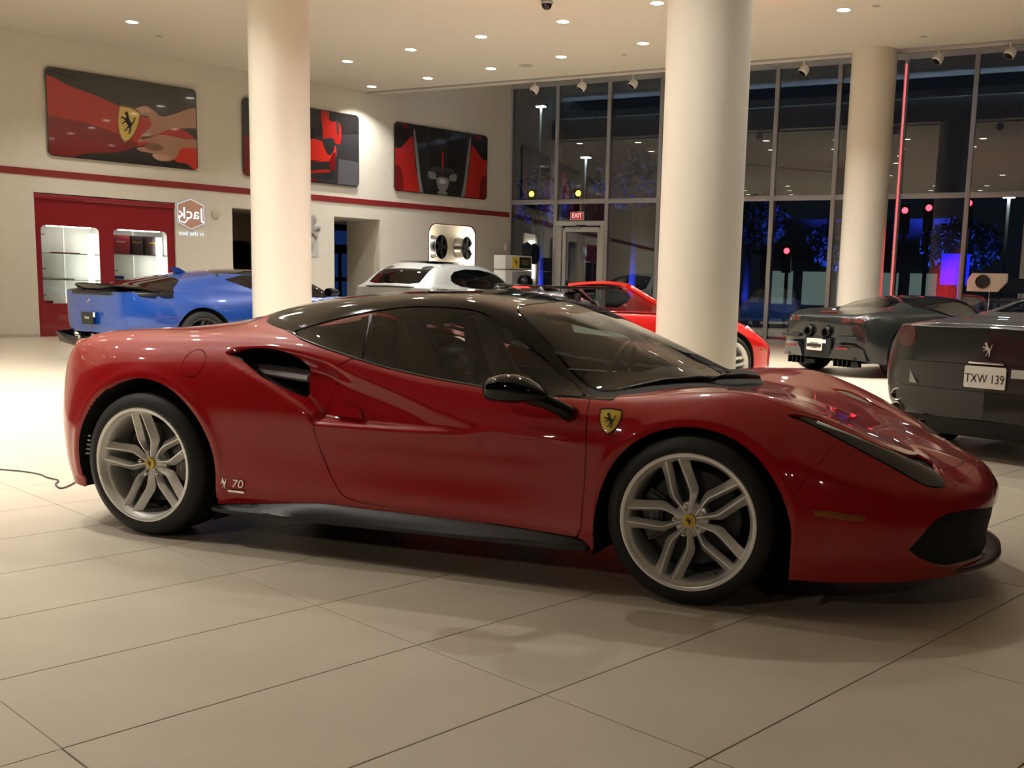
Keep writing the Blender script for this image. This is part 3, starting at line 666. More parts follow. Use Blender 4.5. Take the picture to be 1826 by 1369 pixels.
    fb, S = S.split(lambda V: F2(fb_cut)(V), .002)
    ff = S.keep(lambda V: 1.6-V[:, 0]); rq = S.keep(lambda V: V[:, 0]-1.6)
    fuel, rq = rq.split(lambda V: np.maximum(np.hypot((V[:, 0]-.277), (V[:, 2]-.838)*1.0)-.062, .7-V[:, 1]), .004)
    handle = dr.keep(F2([(1.037, .632), (1.030, .652), (1.037, .674), (1.125, .684), (1.145, .676), (1.170, .646), (1.160, .636)])).offset(.022)
    amber = fb.keep(F2([(3.128, .432), (3.20, .430), (3.300, .418), (3.318, .408), (3.30, .397), (3.137, .409), (3.125, .418)])).offset(.003)
    strip = dr.join(rq)
    pil = qw.keep(F2([(1.2, 1.3), (1.2, .8), (.975, .80), (.985, .93), (1.015, 1.02), (1.0, 1.3)])).offset(-.018)
    for nm, s in (('near', Surf.mirror), ('far', lambda s: s)):
        surf_obj('pillar_panel', s(pil), M_BLKM, car)
        for name, su, m, lp in (('side_window', dw, M_CARGLASS, .004), ('quarter_window', qw, M_CARGLASS, .004), ('headlight_cover', hl, mat('headlamp_cover', (.02, .022, .022), .04, coat=1.), .02),
                                ('door', dr, M_RED, .012), ('front_fender', ff, M_RED, .014), ('rear_quarter', rq, M_RED, .035), ('fuel_cap', fuel, M_RED, .006), ('door_handle', handle, M_RED, .02), ('side_marker', amber, mat('amber_lens', (.30, .085, .012), .25, coat=.8), .006)):
            o = surf_obj(name, s(su), m, car, lp)
    for name, su, m, lp in (('windshield', ws, M_WSGLASS, .004), ('cowl_panel', cw, M_BLKM, .01), ('engine_cover', eg, glass('engine_glass', (.12, .12, .12), 1.5), .004), ('roof', rf, mat('roof_black', (.003, .003, .0035), .05, spec=.4), .012),
                            ('front_grille', gr.offset(-.035), mat('grille_mesh', (.012, .012, .013), .5), 0), ('front_lid', hd, M_RED, .012), ('rear_bumper', rb, M_RED, .012), ('front_bumper', fb, M_RED, .03)):
        surf_obj(name, su.both(), m, car, lp)
    # --- dark inner shell behind the panel gaps
    D2 = D[::3, ::3]; I = Surf.grid(D2, N[::3, ::3]).offset(-.016)
    I = I.keep(lambda V: np.where(V[:, 0] > .2, zs(V[:, 0])+.01-V[:, 2], -1))
    for f in (F2(rear_arch), F2(front_arch), lambda V: T2x(wind, zmin=.78)(V)-.004, lambda V: np.maximum(F2(dlo)(V)-.004, .4-V[:, 1]), lambda V: np.maximum(F2(intake)(V)-.01, .5-V[:, 1]), lambda V: np.maximum(T2(eng)(V)-.004, .80-V[:, 2])):
        I = I.keep(lambda V: -f(V))
    I = I.keep(lambda V: -np.maximum(sdpoly(V[:, 0], V[:, 2], reg)-.05, .5-V[:, 1]))
    surf_obj('inner_shell', I.both(), M_BLKM, car)
    # --- seals round the side windows
    for sy in (-1, 1):
        def onsurf(p, off=.004):
            d = np.hypot(D[..., 0]-p[0], D[..., 2]-p[1])+np.where(Y > .5, 0, 9); j = np.unravel_index(d.argmin(), d.shape); v = D[j]+N[j]*off; return (p[0], sy*v[1], p[1])
        tube('belt_seal', [onsurf(p, .004) for p in [(.66, .998), (.779, .969), (.86, .951), (.941, .932), (1.02, .914), (1.1, .896), (1.18, .879), (1.259, .863), (1.39, .844), (1.519, .828), (1.735, .808), (1.9, .797), (2.068, .789)]], .0045, mat('trim_grey', (.10, .10, .10), .3, .5), car, 6)
        tube('window_divider', [onsurf((1.068, 1.08), -.022), onsurf((1.092, .99), -.022), onsurf((1.112, .912), -.022)], .014, M_BLK, car, 8)
        # door-window inner blackout of the quarter glass
        # wheel housings
        for poly, nm in ((rear_arch, 'wheel_housing'), (list(front_arch), 'wheel_housing')):
            pts = [p for p in poly if p[1] > .06]; n = len(pts); V = []; F = []
            ysurf = [onsurf(p, -.004)[1]*sy for p in pts]
            for p, yy in zip(pts, ysurf): V.append((p[0], sy*min(yy, .955), p[1]))
            for p in pts: V.append((p[0], sy*.56, p[1]))
            for i in range(n-1): F.append((i, i+1, n+i+1, n+i))
            F.append(tuple(range(n, 2*n)))
            pydata(nm, V, F, M_BLKM, car)
        # side skirt: dark blade under the door
        xs_ = np.linspace(.36, 2.23, 34); V = []; F = []
        for x in xs_:
            e = min(1, (x-.36)/.10)*min(1, (2.26-x)/.06); zt = float(zs(np.array([x]))[0])
            yo = .925+.040*e; zb = .150+.022*(x-.36)/1.87
            for yy, zz in ((.90, zt+.012), (.926, zt-.002), (yo-.012, zt-.022-.018*e), (yo, zb+.022), (yo, zb+.006), (yo-.02, zb), (.70, zb-.01), (.70, zt)):
                V.append((x, sy*yy, zz))
        k = 8
        for i in range(len(xs_)-1):
            for j in range(k): F.append((i*k+j, i*k+(j+1) % k, (i+1)*k+(j+1) % k, (i+1)*k+j))
        F += [tuple(range(k)), tuple((len(xs_)-1)*k+j for j in range(k))]
        bm = bmesh.new(); vv = [bm.verts.new(v) for v in V]; [bm.faces.new([vv[i] for i in f]) for f in F]
        bmobj('side_skirt', bm, mat('carbon_skirt', (.016, .016, .016), .42), car, angle=30)
        # intake pocket and its blade
        ip = np.array(intake); V = []; F = []; n = len(ip)
        for p in ip: p2 = (p[0]+(p[0]-.64)*.05, p[1]+(p[1]-.81)*.06); V.append((p2[0], onsurf(p, -.03)[1], p2[1]))
        for p in ip: V.append((p[0]-.16, sy*.60, .5*(p[1]-.80)+.79))
        for i in range(n): F.append((i, (i+1) % n, n+(i+1) % n, n+i))
        F.append(tuple(range(n, 2*n)))
        pydata('intake_duct', V, F, M_BLK, car, True)
        yb = [(.46, .79), (.60, .80), (.76, .82), (.842, .83)]; V = []; F = []
        for x, y in yb:
            zc_ = .806-.018*(x-.46)/.4
            for dy, dz in ((.02, .0), (.012, .018), (-.03, .028), (-.09, .030), (-.09, -.012), (-.02, -.016), (.012, -.012)): V.append((x, sy*(y+dy), zc_+dz))
        k = 7
        for i in range(3):
            for j in range(k): F.append((i*k+j, i*k+(j+1) % k, (i+1)*k+(j+1) % k, (i+1)*k+j))
        F += [tuple(range(k)), tuple(3*k+j for j in range(k))]
        bm = bmesh.new(); vv = [bm.verts.new(v) for v in V]; [bm.faces.new([vv[i] for i in f]) for f in F]
        bmobj('intake_blade', bm, mat('blade_reflection_grey', (.60, .60, .60), .3, .4), car, angle=50)  # pale colour holds the ceiling light reflected by a gloss black blade
        # mirror: head, stalk, cap
        M0 = Matrix.Identity(4) if sy < 0 else Matrix.Scale(-1, 4, (0, 1, 0))
        prof = [(1.818, .016, .815), (1.826, .040, .820), (1.85, .052, .826), (1.90, .060, .830), (1.96, .060, .830), (2.01, .048, .826), (2.05, .032, .820), (2.085, .012, .812)]
        V = []; F = []; k = 20
        for x, h, zc_ in prof:
            for j in range(k):
                a = 2*math.pi*j/k; c_, s_ = math.cos(a), math.sin(a)
                V.append((x+(.012*c_), -1.035-.095*(h/.06)**.6*math.copysign(abs(c_)**.75, c_), zc_+h*math.copysign(abs(s_)**.8, s_)))
        for i in range(len(prof)-1):
            for j in range(k): F.append((i*k+j, i*k+(j+1) % k, (i+1)*k+(j+1) % k, (i+1)*k+j))
        F += [tuple(range(k)), tuple((len(prof)-1)*k+j for j in range(k))]
        if sy > 0: V = [(a, -b, c) for a, b, c in V]
        bm = bmesh.new(); vv = [bm.verts.new(v) for v in V]; [bm.faces.new([vv[i] for i in f]) for f in F]
        mr = bmobj('door_mirror', bm, M_BLKG, car, smooth=True, angle=60)
        mr['label'] = 'gloss black door mirror'
        tube('mirror_stalk', [(1.96, sy*1.04, .800), (2.01, sy*1.03, .796), (2.06, sy*1.0, .782), (2.10, sy*.965, .757), (2.128, sy*.935, .735), (2.14, sy*.90, .722)], .03, M_BLKG, mr, 16, taper=[.020, .030, .030, .030, .032, .036])
        # fender shield
        c = onsurf((2.311, .712), .003); nn = Vector((.03, sy*.86, .42)).normalized()
        xa = Vector((1, 0, 0)); xa = (xa-nn*xa.dot(nn)).normalized() * (1 if sy < 0 else -1); za = (-nn).cross(xa)*-1
        za = nn.cross(xa) if nn.cross(xa).z > 0 else xa.cross(nn)
        shield(car, frame(c, xa, -nn, za), .088, .098)
        # tail lamps
        lathe('tail_lamp', [(0, -.030), (.05, -.026), (.075, -.014), (.085, .0), (.088, .03)], mat('tail_lens', (.35, .004, .004), .1, coat=1.), car, 36, 'x', Matrix.Translation((-.705, sy*.615, .815)) @ Matrix.Rotation(-.55*sy, 4, 'Z'))
        # headlamp strip behind the cover
        tube('headlight_strip', [(3.10, sy*.77, .745), (3.25, sy*.715, .685), (3.42, sy*.63, .612), (3.52, sy*.57, .56)], .006, mat('lamp_white', (.7, .7, .7), .3), car, 6)
    # --- jubilee badge on the sill
    c = (.505, -.951, .300)
    b = text('anniversary_lettering', '70', .052, M_CHROME, car, frame((.528, -.951, .298), (1, -.03, 0), (0, 1, 0)), ext=.001, sx=1.25, shear=.2)
    b['label'] = 'small chrome lettering reading 70'
    prism('badge_bar', [(-.045, -.005), (.045, -.005), (.045, .005), (-.045, .005)], .002, M_CHROME, car, frame((.52, -.950, .262), (1, -.03, 0), (0, 1, 0)))
    horse('horse_badge', .055, M_CHROME, car, frame((.452, -.953, .300), (1, -.03, 0), (0, 1, 0)), .002)
    # reflector ladder in the rear arch
    for i in range(5): box('arch_louvre', (-.398+.0035*i, -.90, .36+.022*i), (.030-.004*i, .004, .008), M_WHITE, car)
    # --- splitter
    V = []; F = []; n = 41
    for i in range(n):
        t = i/(n-1)*2-1; y = .64*t; xf = 3.825-.30*abs(t)**2.6
        ze = .150+.05*abs(t)**6
        for dx, z in ((-.30, .135), (-.02, .142), (0, .150), (-.002, .163+.05*abs(t)**8), (-.03, .170), (-.14, .178)): V.append((xf+dx, y, z))
    k = 6
    for i in range(n-1):
        for j in range(k-1): F.append((i*k+j, i*k+j+1, (i+1)*k+j+1, (i+1)*k+j))
    sp = pydata('front_splitter', V, F, mat('splitter_dark', (.03, .01, .011), .35, coat=.3), car, True)
    for y in (-.42, -.14, .14, .42): box('grille_bar', (3.66 if abs(y) < .3 else 3.60, y, .275), (.05, .014, .20), M_BLK, car)
    for i in range(4):
        zz = .215+.05*i; tube('grille_slat', [(3.46-.2, -.70, zz), (3.58, -.50, zz), (3.69, -.2, zz), (3.70, 0, zz), (3.69, .2, zz), (3.58, .50, zz), (3.26, .70, zz)], .006, M_BLK, car, 6)
    # --- engine cover louvres
    for i in range(6):
        xl = -.20+.11*i; box('engine_louvre', (xl, 0, float(pchip([-.45, -.2, 0, .25, .5], [.94, .965, .99, 1.055, 1.11], np.array([xl]))[0])-.014), (.028, .44, .006), M_BLKG, car)
    # --- underbody
    V = [(-.6, -.7, .16), (3.5, -.7, .15), (3.5, .7, .15), (-.6, .7, .16)]; pydata('underbody', V, [(0, 1, 2, 3)], M_BLKM, car)
    # --- wheels
    wheel(car, 0, .3455, .968, -1, .3455, .30, phase=math.radians(-10), cal_side=1, dish=.050)
    wheel(car, 2.65, .340, .955, -1, .340, .245, phase=math.radians(-17), cal_side=-1, dish=.030)
    wheel(car, 0, .3455, .968, 1, .3455, .30, phase=.4, cal_side=1, full=False, dish=.050)
    wheel(car, 2.65, .340, .955, 1, .340, .245, phase=.2, cal_side=-1, full=False, dish=.030)
    # --- wipers
    tube('wiper', [(2.58, -.28, .848), (2.53, -.36, .853), (2.42, -.53, .848), (2.32, -.66, .825), (2.27, -.70, .815)], .012, M_BLK, car, 8, taper=[.013, .014, .012, .009, .006])
    tube('wiper', [(2.70, .12, .833), (2.66, -.05, .850), (2.61, -.25, .858), (2.58, -.33, .850)], .012, M_BLK, car, 8, taper=[.010, .015, .013, .006])
    # --- cabin
    M_IN = mat('cabin_dark', (.018, .018, .018), .7); M_TAN = mat('seat_leather', (.13, .10, .075), .55)
    box('cabin_floor', (1.45, 0, .22), (1.5, 1.5, .04), M_BLKM, car)
    box('bulkhead', (.62, 0, .62), (.06, 1.3, .78), M_IN, car, .02)
    V = []; F = []
    for i, (x, z) in enumerate([(1.95, .62), (1.98, .76), (2.05, .815), (2.20, .825), (2.40, .815), (2.52, .80), (2.5, .6)]):
        w_ = .70-.25*max(0, (x-2.1)/.4)
        for t in (-1, -.6, -.2, .2, .6, 1): V.append((x+.03*(1-t*t), t*w_, z+(.03 if (-.7 < t < -.1 and i in (1, 2)) else 0)))
    for i in range(6):
        for j in range(5): F.append((i*6+j, i*6+j+1, (i+1)*6+j+1, (i+1)*6+j))
    pydata('dashboard', V, F, M_IN, car, True)
    box('centre_console', (1.55, 0, .45), (.9, .22, .36), M_IN, car, .03)
    for sy in (-1, 1):
        box('door_card', (1.55, sy*.80, .58), (1.15, .05, .38), M_IN, car, .02)
        prof = [(1.62, .40), (1.66, .50), (1.55, .53), (1.30, .50), (1.17, .56), (1.10, .72), (1.04, .92), (1.00, 1.06), (.94, 1.07), (.93, .98), (.98, .80), (1.04, .50), (1.06, .36)]
        hw = [.22, .24, .25, .25, .25, .25, .20, .10, .10, .18, .24, .25, .24]
        V = []; F = []; n = len(prof)
        for t in (-1, -.75, 0, .75, 1):
            for (x, z), w_ in zip(prof, hw): V.append((x+.12+(.05 if abs(t) == 1 and .6 < z < 1.0 else 0), sy*.38+t*w_*.84, z+(.03 if abs(t) > .7 and z < .56 else 0)))
        for a in range(4):
            for i in range(n): F.append((a*n+i, a*n+(i+1) % n, (a+1)*n+(i+1) % n, (a+1)*n+i))
        F += [tuple(range(n)), tuple(4*n+i for i in range(n))]
        bm = bmesh.new(); vv = [bm.verts.new(v) for v in V]; [bm.faces.new([vv[i] for i in f]) for f in F]
        st = bmobj('seat', bm, M_TAN, car, angle=40)
        md = st.modifiers.new('soft', 'SUBSURF'); md.levels = 1; md.render_levels = 1
    # steering wheel sits on the left seat side (far from the camera)
    bm = bmesh.new()
    R_, r_ = .175, .014; ring = []
    for i in range(36):
        a = 2*math.pi*i/36; ring.append((R_*math.cos(a), R_*math.sin(a)*(.92 if math.sin(a) < -.6 else 1)))
    Ms = frame((1.92, .38, .80), (0, 1, 0), (.93, 0, -.36), (.36, 0, .93))
    swh = tube('steering_wheel', [(a, 0, b) for a, b in ring]+[(ring[0][0], 0, ring[0][1])], r_, mat('wheel_rim', (.03, .03, .03), .4), car, 10, M=Ms)
    lathe('wheel_boss', [(0, -.03), (.05, -.028), (.062, -.01), (.05, .03)], M_BLK, swh, 24, 'y')
    for a in (0, math.pi, -math.pi/2):
        tube('wheel_spoke', [(.045*math.cos(a), 0, .045*math.sin(a)), (.170*math.cos(a), 0, .170*math.sin(a)*(.95))], .011, M_ALLOY, swh, 8)
    # price sheet on the far door glass
    o = pydata('window_sticker', [(1.50, .765, .85), (2.02, .770, .815), (1.86, .705, .96), (1.50, .70, .985)], [(0, 1, 2, 3)], mat('sheet_paper', (.34, .42, .37), .6), car)
    o['label'] = 'pale green printed sheet inside the far side window'
    return car
def T2x(poly, zmin):
    return lambda V: np.maximum(sdpoly(V[:, 0], V[:, 1], poly), zmin-V[:, 2])
build_main_car()
# ------------------------------------------------------------------ the other cars: one lofted shell per car, cut into glass, roof, lamps
def auto_rows(st, tail=.10, nose=.12):
    rows = [[] for _ in range(11)]
    def sec(x, zb, wb, zm, wm, zs, ws, zr, wr, zc):
        f = np.array((ws, zs)); r = np.array((wr, zr)); h = f+.58*(r-f)+np.array((.045 if zr-zs > .12 else .01, 0)); g = f+.12*(r-f)
        return [(wb, zb), (wb+.75*(wm-wb), zb+.28*(zm-zb)), (wm-.006, zb+.65*(zm-zb)), (wm, zm), (wm+.30*(ws-wm), zm+.55*(zs-zm)), (ws, zs), tuple(g), tuple(h), (wr, zr), (wr*.5, zr+.72*(zc-zr)), (0, zc)]
    S = [(s[0], s[0], sec(*s)) for s in st]
    for u, x, pts in S:
        for i, (y, z) in enumerate(pts): rows[i].append((u, x, y, z))
    for s, sg, dx in ((S[0], -1, tail), (S[-1], 1, nose)):
        u0, x0, pts = s
        for i, (y, z) in enumerate(pts):
            e = 1 if i < 6 else 1-.12*(i-5)
            rows[i].append((u0+sg*.30, x0+sg*dx*.75*e, y*.55, z)); rows[i].append((u0+sg*.62, x0+sg*dx*e, 0, z+(.01 if i < 6 else 0)))
    return rows
def shell_car(name, label, rows, pos, head, scale, paint, glassm, dlo=None, top_black=None, wind=None, rear=None, axles=((0, .35), (2.67, .345)), Ra=.40, yw=.96, Rr=.262, Rt=.345, wcol=None, phase=.3, far_wheels=True, hole=None, lamps=(), zcut=None, nu=230, sub=8, blackm=None):
    car = empty(name, label, 'car', (pos[0], pos[1], 0), math.radians(head)); car.scale = (scale,)*3
    D, q = loft(rows, nu, sub, 2.0, 1.2); N = gridnormals(D); S = Surf.grid(D, N)
    F2 = lambda poly, ymin=.3: (lambda V: np.maximum(sdpoly(V[:, 0], V[:, 2], poly), ymin-V[:, 1]))
    T2 = lambda poly, zmin=.7: (lambda V: np.maximum(sdpoly(V[:, 0], V[:, 1], poly), zmin-V[:, 2]))
    for ax, az in axles:
        S = S.keep(lambda V: -np.maximum(np.hypot(V[:, 0]-ax, np.maximum(V[:, 2]-az, -.1))-Ra, .3-V[:, 1]))
        for sy in (-1, 1):
            pts = [(ax+Ra*math.cos(a), az+Ra*math.sin(a)) for a in np.linspace(-.35, math.pi+.35, 30)]; n = len(pts)
            ys = []
            for p in pts:
                d = np.hypot(D[..., 0]-p[0], D[..., 2]-p[1])+np.where(D[..., 1] > .5, 0, 9); ys.append(D[np.unravel_index(d.argmin(), d.shape)][1])
            V = [(p[0], sy*min(y, 1.0)*.998, p[1]) for p, y in zip(pts, ys)]+[(p[0], sy*.5, p[1]) for p in pts]
            pydata('wheel_housing', V, [(i, i+1, n+i+1, n+i) for i in range(n-1)]+[tuple(range(n, 2*n))], M_BLKM, car)
    parts = []
    if hole: S = S.keep(lambda V: -T2(hole, .6)(V))
    if wind is not None: w, S = S.split(T2(wind, .86), .006); parts.append(('windshield', w, glassm))
    if dlo is not None:
        g, S = S.split(F2(dlo, .45), .006)
        for s in (lambda a: a, Surf.mirror): surf_obj('side_window', s(g), glassm, car)
    if rear is not None: r, S = S.split(rear if callable(rear) else T2(rear, .86), .006); parts.append(('rear_window', r, glassm))
    if top_black is not None: t, S = S.split(F2(top_black, -1), .003); parts.append(('roof', t, blackm or mat('roof_black', (.003, .003, .0035), .05, spec=.4)))
    for nm, f, m in lamps:
        l, S = S.split(f, .004)
        if nm.endswith('_centre'): parts.append((nm[:-7], l.offset(.004), m))
        else:
            for s in (lambda a: a, Surf.mirror): surf_obj(nm, s(l.offset(.004)), m, car, .01)
    parts.append(('body', S, paint))
    for nm, su, m in parts: surf_obj(nm, su.both(), m, car, .012)
    I = Surf.grid(D[::2, ::3], N[::2, ::3]).offset(-.02).keep(lambda V: V[:, 2]-.80)
    for ax, az in axles: I = I.keep(lambda V: -np.maximum(np.hypot(V[:, 0]-ax, np.maximum(V[:, 2]-az, -.1))-Ra+.0, .3-V[:, 1]))
    surf_obj('inner_shell', I.both(), M_BLKM, car)
    pydata('underbody', [(-.6, -.7, .2), (3.3, -.7, .2), (3.3, .7, .2), (-.6, .7, .2)], [(0, 1, 2, 3)], M_BLKM, car)
    box('cabin_floor', (1.3, 0, .62), (1.6, 1.45, .1), M_BLKM, car)
    for ax, az in axles:
        for sy in ((-1, 1) if far_wheels else (-1,)):
            wheel(car, ax, Rt, yw, sy, Rt, .27, Rr, phase, wcol, full=False, dish=.03)
    return car
def ellipsoid(name, c, s, m, parent):
    bm = bmesh.new(); bmesh.ops.create_uvsphere(bm, u_segments=20, v_segments=12, radius=1); bmesh.ops.scale(bm, vec=s, verts=bm.verts[:])
    for v in bm.verts:
        if v.co.x < -s[0]*.35: v.co.x = -s[0]*.35
    bmesh.ops.translate(bm, vec=c, verts=bm.verts[:]); return bmobj(name, bm, m, parent, angle=50)
def plate(parent, M, txt1, txt2=None, white=True, w=.305, h=.155, frame_m=None, tsize=.075, rainbow=False):
    pl = prism('licence_plate', rrect(w, h, .012, 3), .006, mat('plate_white', (.62, .60, .55), .5) if white else M_BLK, parent, M)
    if txt1: text('plate_lettering', txt1, tsize, M_BLK if white else M_WHITE, pl, Matrix.Translation((0, -.002, -.012 if rainbow else .01)), ext=.0005, sx=.80)
    if txt2: text('plate_lettering', txt2, tsize*.5, M_BLK if white else M_WHITE, pl, Matrix.Translation((0, -.002, -.052)), ext=.0005)
    return pl
BACK = lambda x, y, z, tilt=0.: frame((x, y, z), (0, -1, 0), (1, 0, 0))      # plate on a tail: local x to the car's right, faces backwards
M_DARKG = glass('privacy_glass', (.10, .10, .11), 1.55)
M_CLEARG = glass('tinted_glass', (.38, .42, .40), 1.52)
M_TAIL = mat('tail_lens', (.35, .004, .004), .1, coat=1.)
def build_blue():
    st = [(-.93,.42,.66,.66,.78,.95,.78,.975,.5,.985),(-.70,.32,.82,.66,.93,.96,.84,1.0,.55,1.015),(-.40,.24,.90,.64,.975,.955,.85,1.06,.55,1.085),(0,.20,.94,.62,.99,.955,.85,1.13,.56,1.165),(.4,.18,.92,.62,.98,.95,.85,1.19,.57,1.23),(.8,.18,.90,.60,.95,.93,.85,1.225,.58,1.27),(1.2,.18,.89,.60,.94,.91,.85,1.24,.58,1.292),(1.6,.18,.89,.60,.94,.89,.85,1.22,.58,1.28),(2.0,.18,.90,.60,.95,.88,.84,1.10,.60,1.165),(2.35,.18,.91,.60,.96,.88,.80,.94,.60,1.0),(2.7,.18,.93,.62,.98,.89,.76,.905,.5,.91),(3.1,.18,.90,.60,.95,.81,.72,.84,.45,.86),(3.5,.20,.78,.52,.82,.66,.60,.68,.35,.70),(3.65,.22,.60,.48,.62,.58,.45,.60,.25,.60)]
    blue = mat('blue_paint', (.006, .060, .34), .3, .1, coat=1.)
    dlo = [(.48,1.135),(.75,1.04),(1.0,.965),(1.3,.935),(2.05,.905),(2.0,.96),(1.75,1.12),(1.5,1.195),(1.1,1.215),(.8,1.20)]
    topb = [(.42,1.16),(.50,1.215),(.8,1.205),(1.1,1.22),(1.5,1.20),(1.76,1.125),(2.06,.91),(2.2,.93),(2.2,1.5),(.62,1.5)]
    rearb = lambda V: np.maximum(sdpoly(V[:, 0], V[:, 2], [(-1.3,.945),(-.34,.945),(-.30,1.0),(-.18,1.07),(-.04,1.15),(.16,1.215),(.16,1.6),(-1.3,1.6)]), -1-V[:, 1])
    wind = [(1.72,-.2),(1.72,0),(1.68,.50),(1.85,.58),(2.15,.66),(2.38,.62),(2.5,.3),(2.52,0),(2.52,-.2)]
    car = shell_car('grand_tourer', 'bright blue fastback coupe with black rear spoiler beside the red showcase', auto_rows(st, .08), (-7.19, 7.32), 71.5, 1.06, blue, M_DARKG, dlo, topb, wind, rearb, ((0, .36), (2.70, .36)), .41, .975, .272, .36, M_ALLOYD, .2)
    # spoiler blade round the tail
    V = []; F = []; n = 31
    for i in range(n):
        t = i/(n-1)*2-1; y = .92*t; xb = -1.06+.50*abs(t)**2.4; zt = 1.05-.075*abs(t)**2.2
        for dx, dz in ((.0, 0), (.22*(1-.3*abs(t)), .004), (.24*(1-.3*abs(t)), -.08), (.05, -.080), (-.012, -.016)): V.append((xb+dx, y, zt+dz))
    for i in range(n-1):
        for j in range(5): F.append((i*5+j, i*5+(j+1) % 5, (i+1)*5+(j+1) % 5, (i+1)*5+j))
    F += [tuple(range(5)), tuple((n-1)*5+j for j in range(5))]
    bm = bmesh.new(); vv = [bm.verts.new(v) for v in V]; [bm.faces.new([vv[i] for i in f]) for f in F]
    bmobj('rear_spoiler', bm, M_BLKG, car, angle=40)
    tube('tail_strip', [(-.60, -.925, .925), (-.78, -.86, .92), (-.92, -.70, .92), (-.985, -.42, .92), (-1.005, 0, .92), (-.985, .42, .92), (-.92, .70, .92), (-.78, .86, .92), (-.60, .925, .925)], .024, M_BLK, car, 8)
    for sy in (-1, 1):
        V = [(-1.02, sy*.95, .40), (-1.02, sy*.35, .34), (-1.02, sy*.35, .22), (-.98, sy*.92, .26), (-.55, sy*.99, .42), (-.55, sy*.99, .26)]
        pydata('diffuser_blade', V, [(0, 1, 2, 3), (0, 3, 5, 4)], M_BLKG, car)
        ellipsoid('mirror', (1.96, sy*1.06, .985), (.13, .11, .065), M_BLKG, car)
        tube('mirror_arm', [(2.0, sy*.86, .93), (2.02, sy*1.0, .96)], .025, M_BLK, car)
    for i in range(3): tube('tail_pipe', [(-1.0, .45-.45*i, .36), (-.9, .45-.45*i, .36)], .05, M_CHROME, car, 16)
    p = plate(car, BACK(-1.055, 0, .60), 'Ferrari', None, False, tsize=.05); p['label'] = 'dark dealer plate'
    box('plate_sticker', (-1.06, -.19, .65), (.004, .05, .06), M_WHITE, car)
    prism('roof_fin', [(-.05, 0), (.12, 0), (-.02, .07), (-.08, .07)], .10, blue, car, frame((.22, -.05, 1.205), (1, 0, 0), (0, 1, 0)))
    tube('horse_badge', [(-1.03, -.05, .85), (-1.03, .03, .80)], .008, M_CHROME, car)
    return car
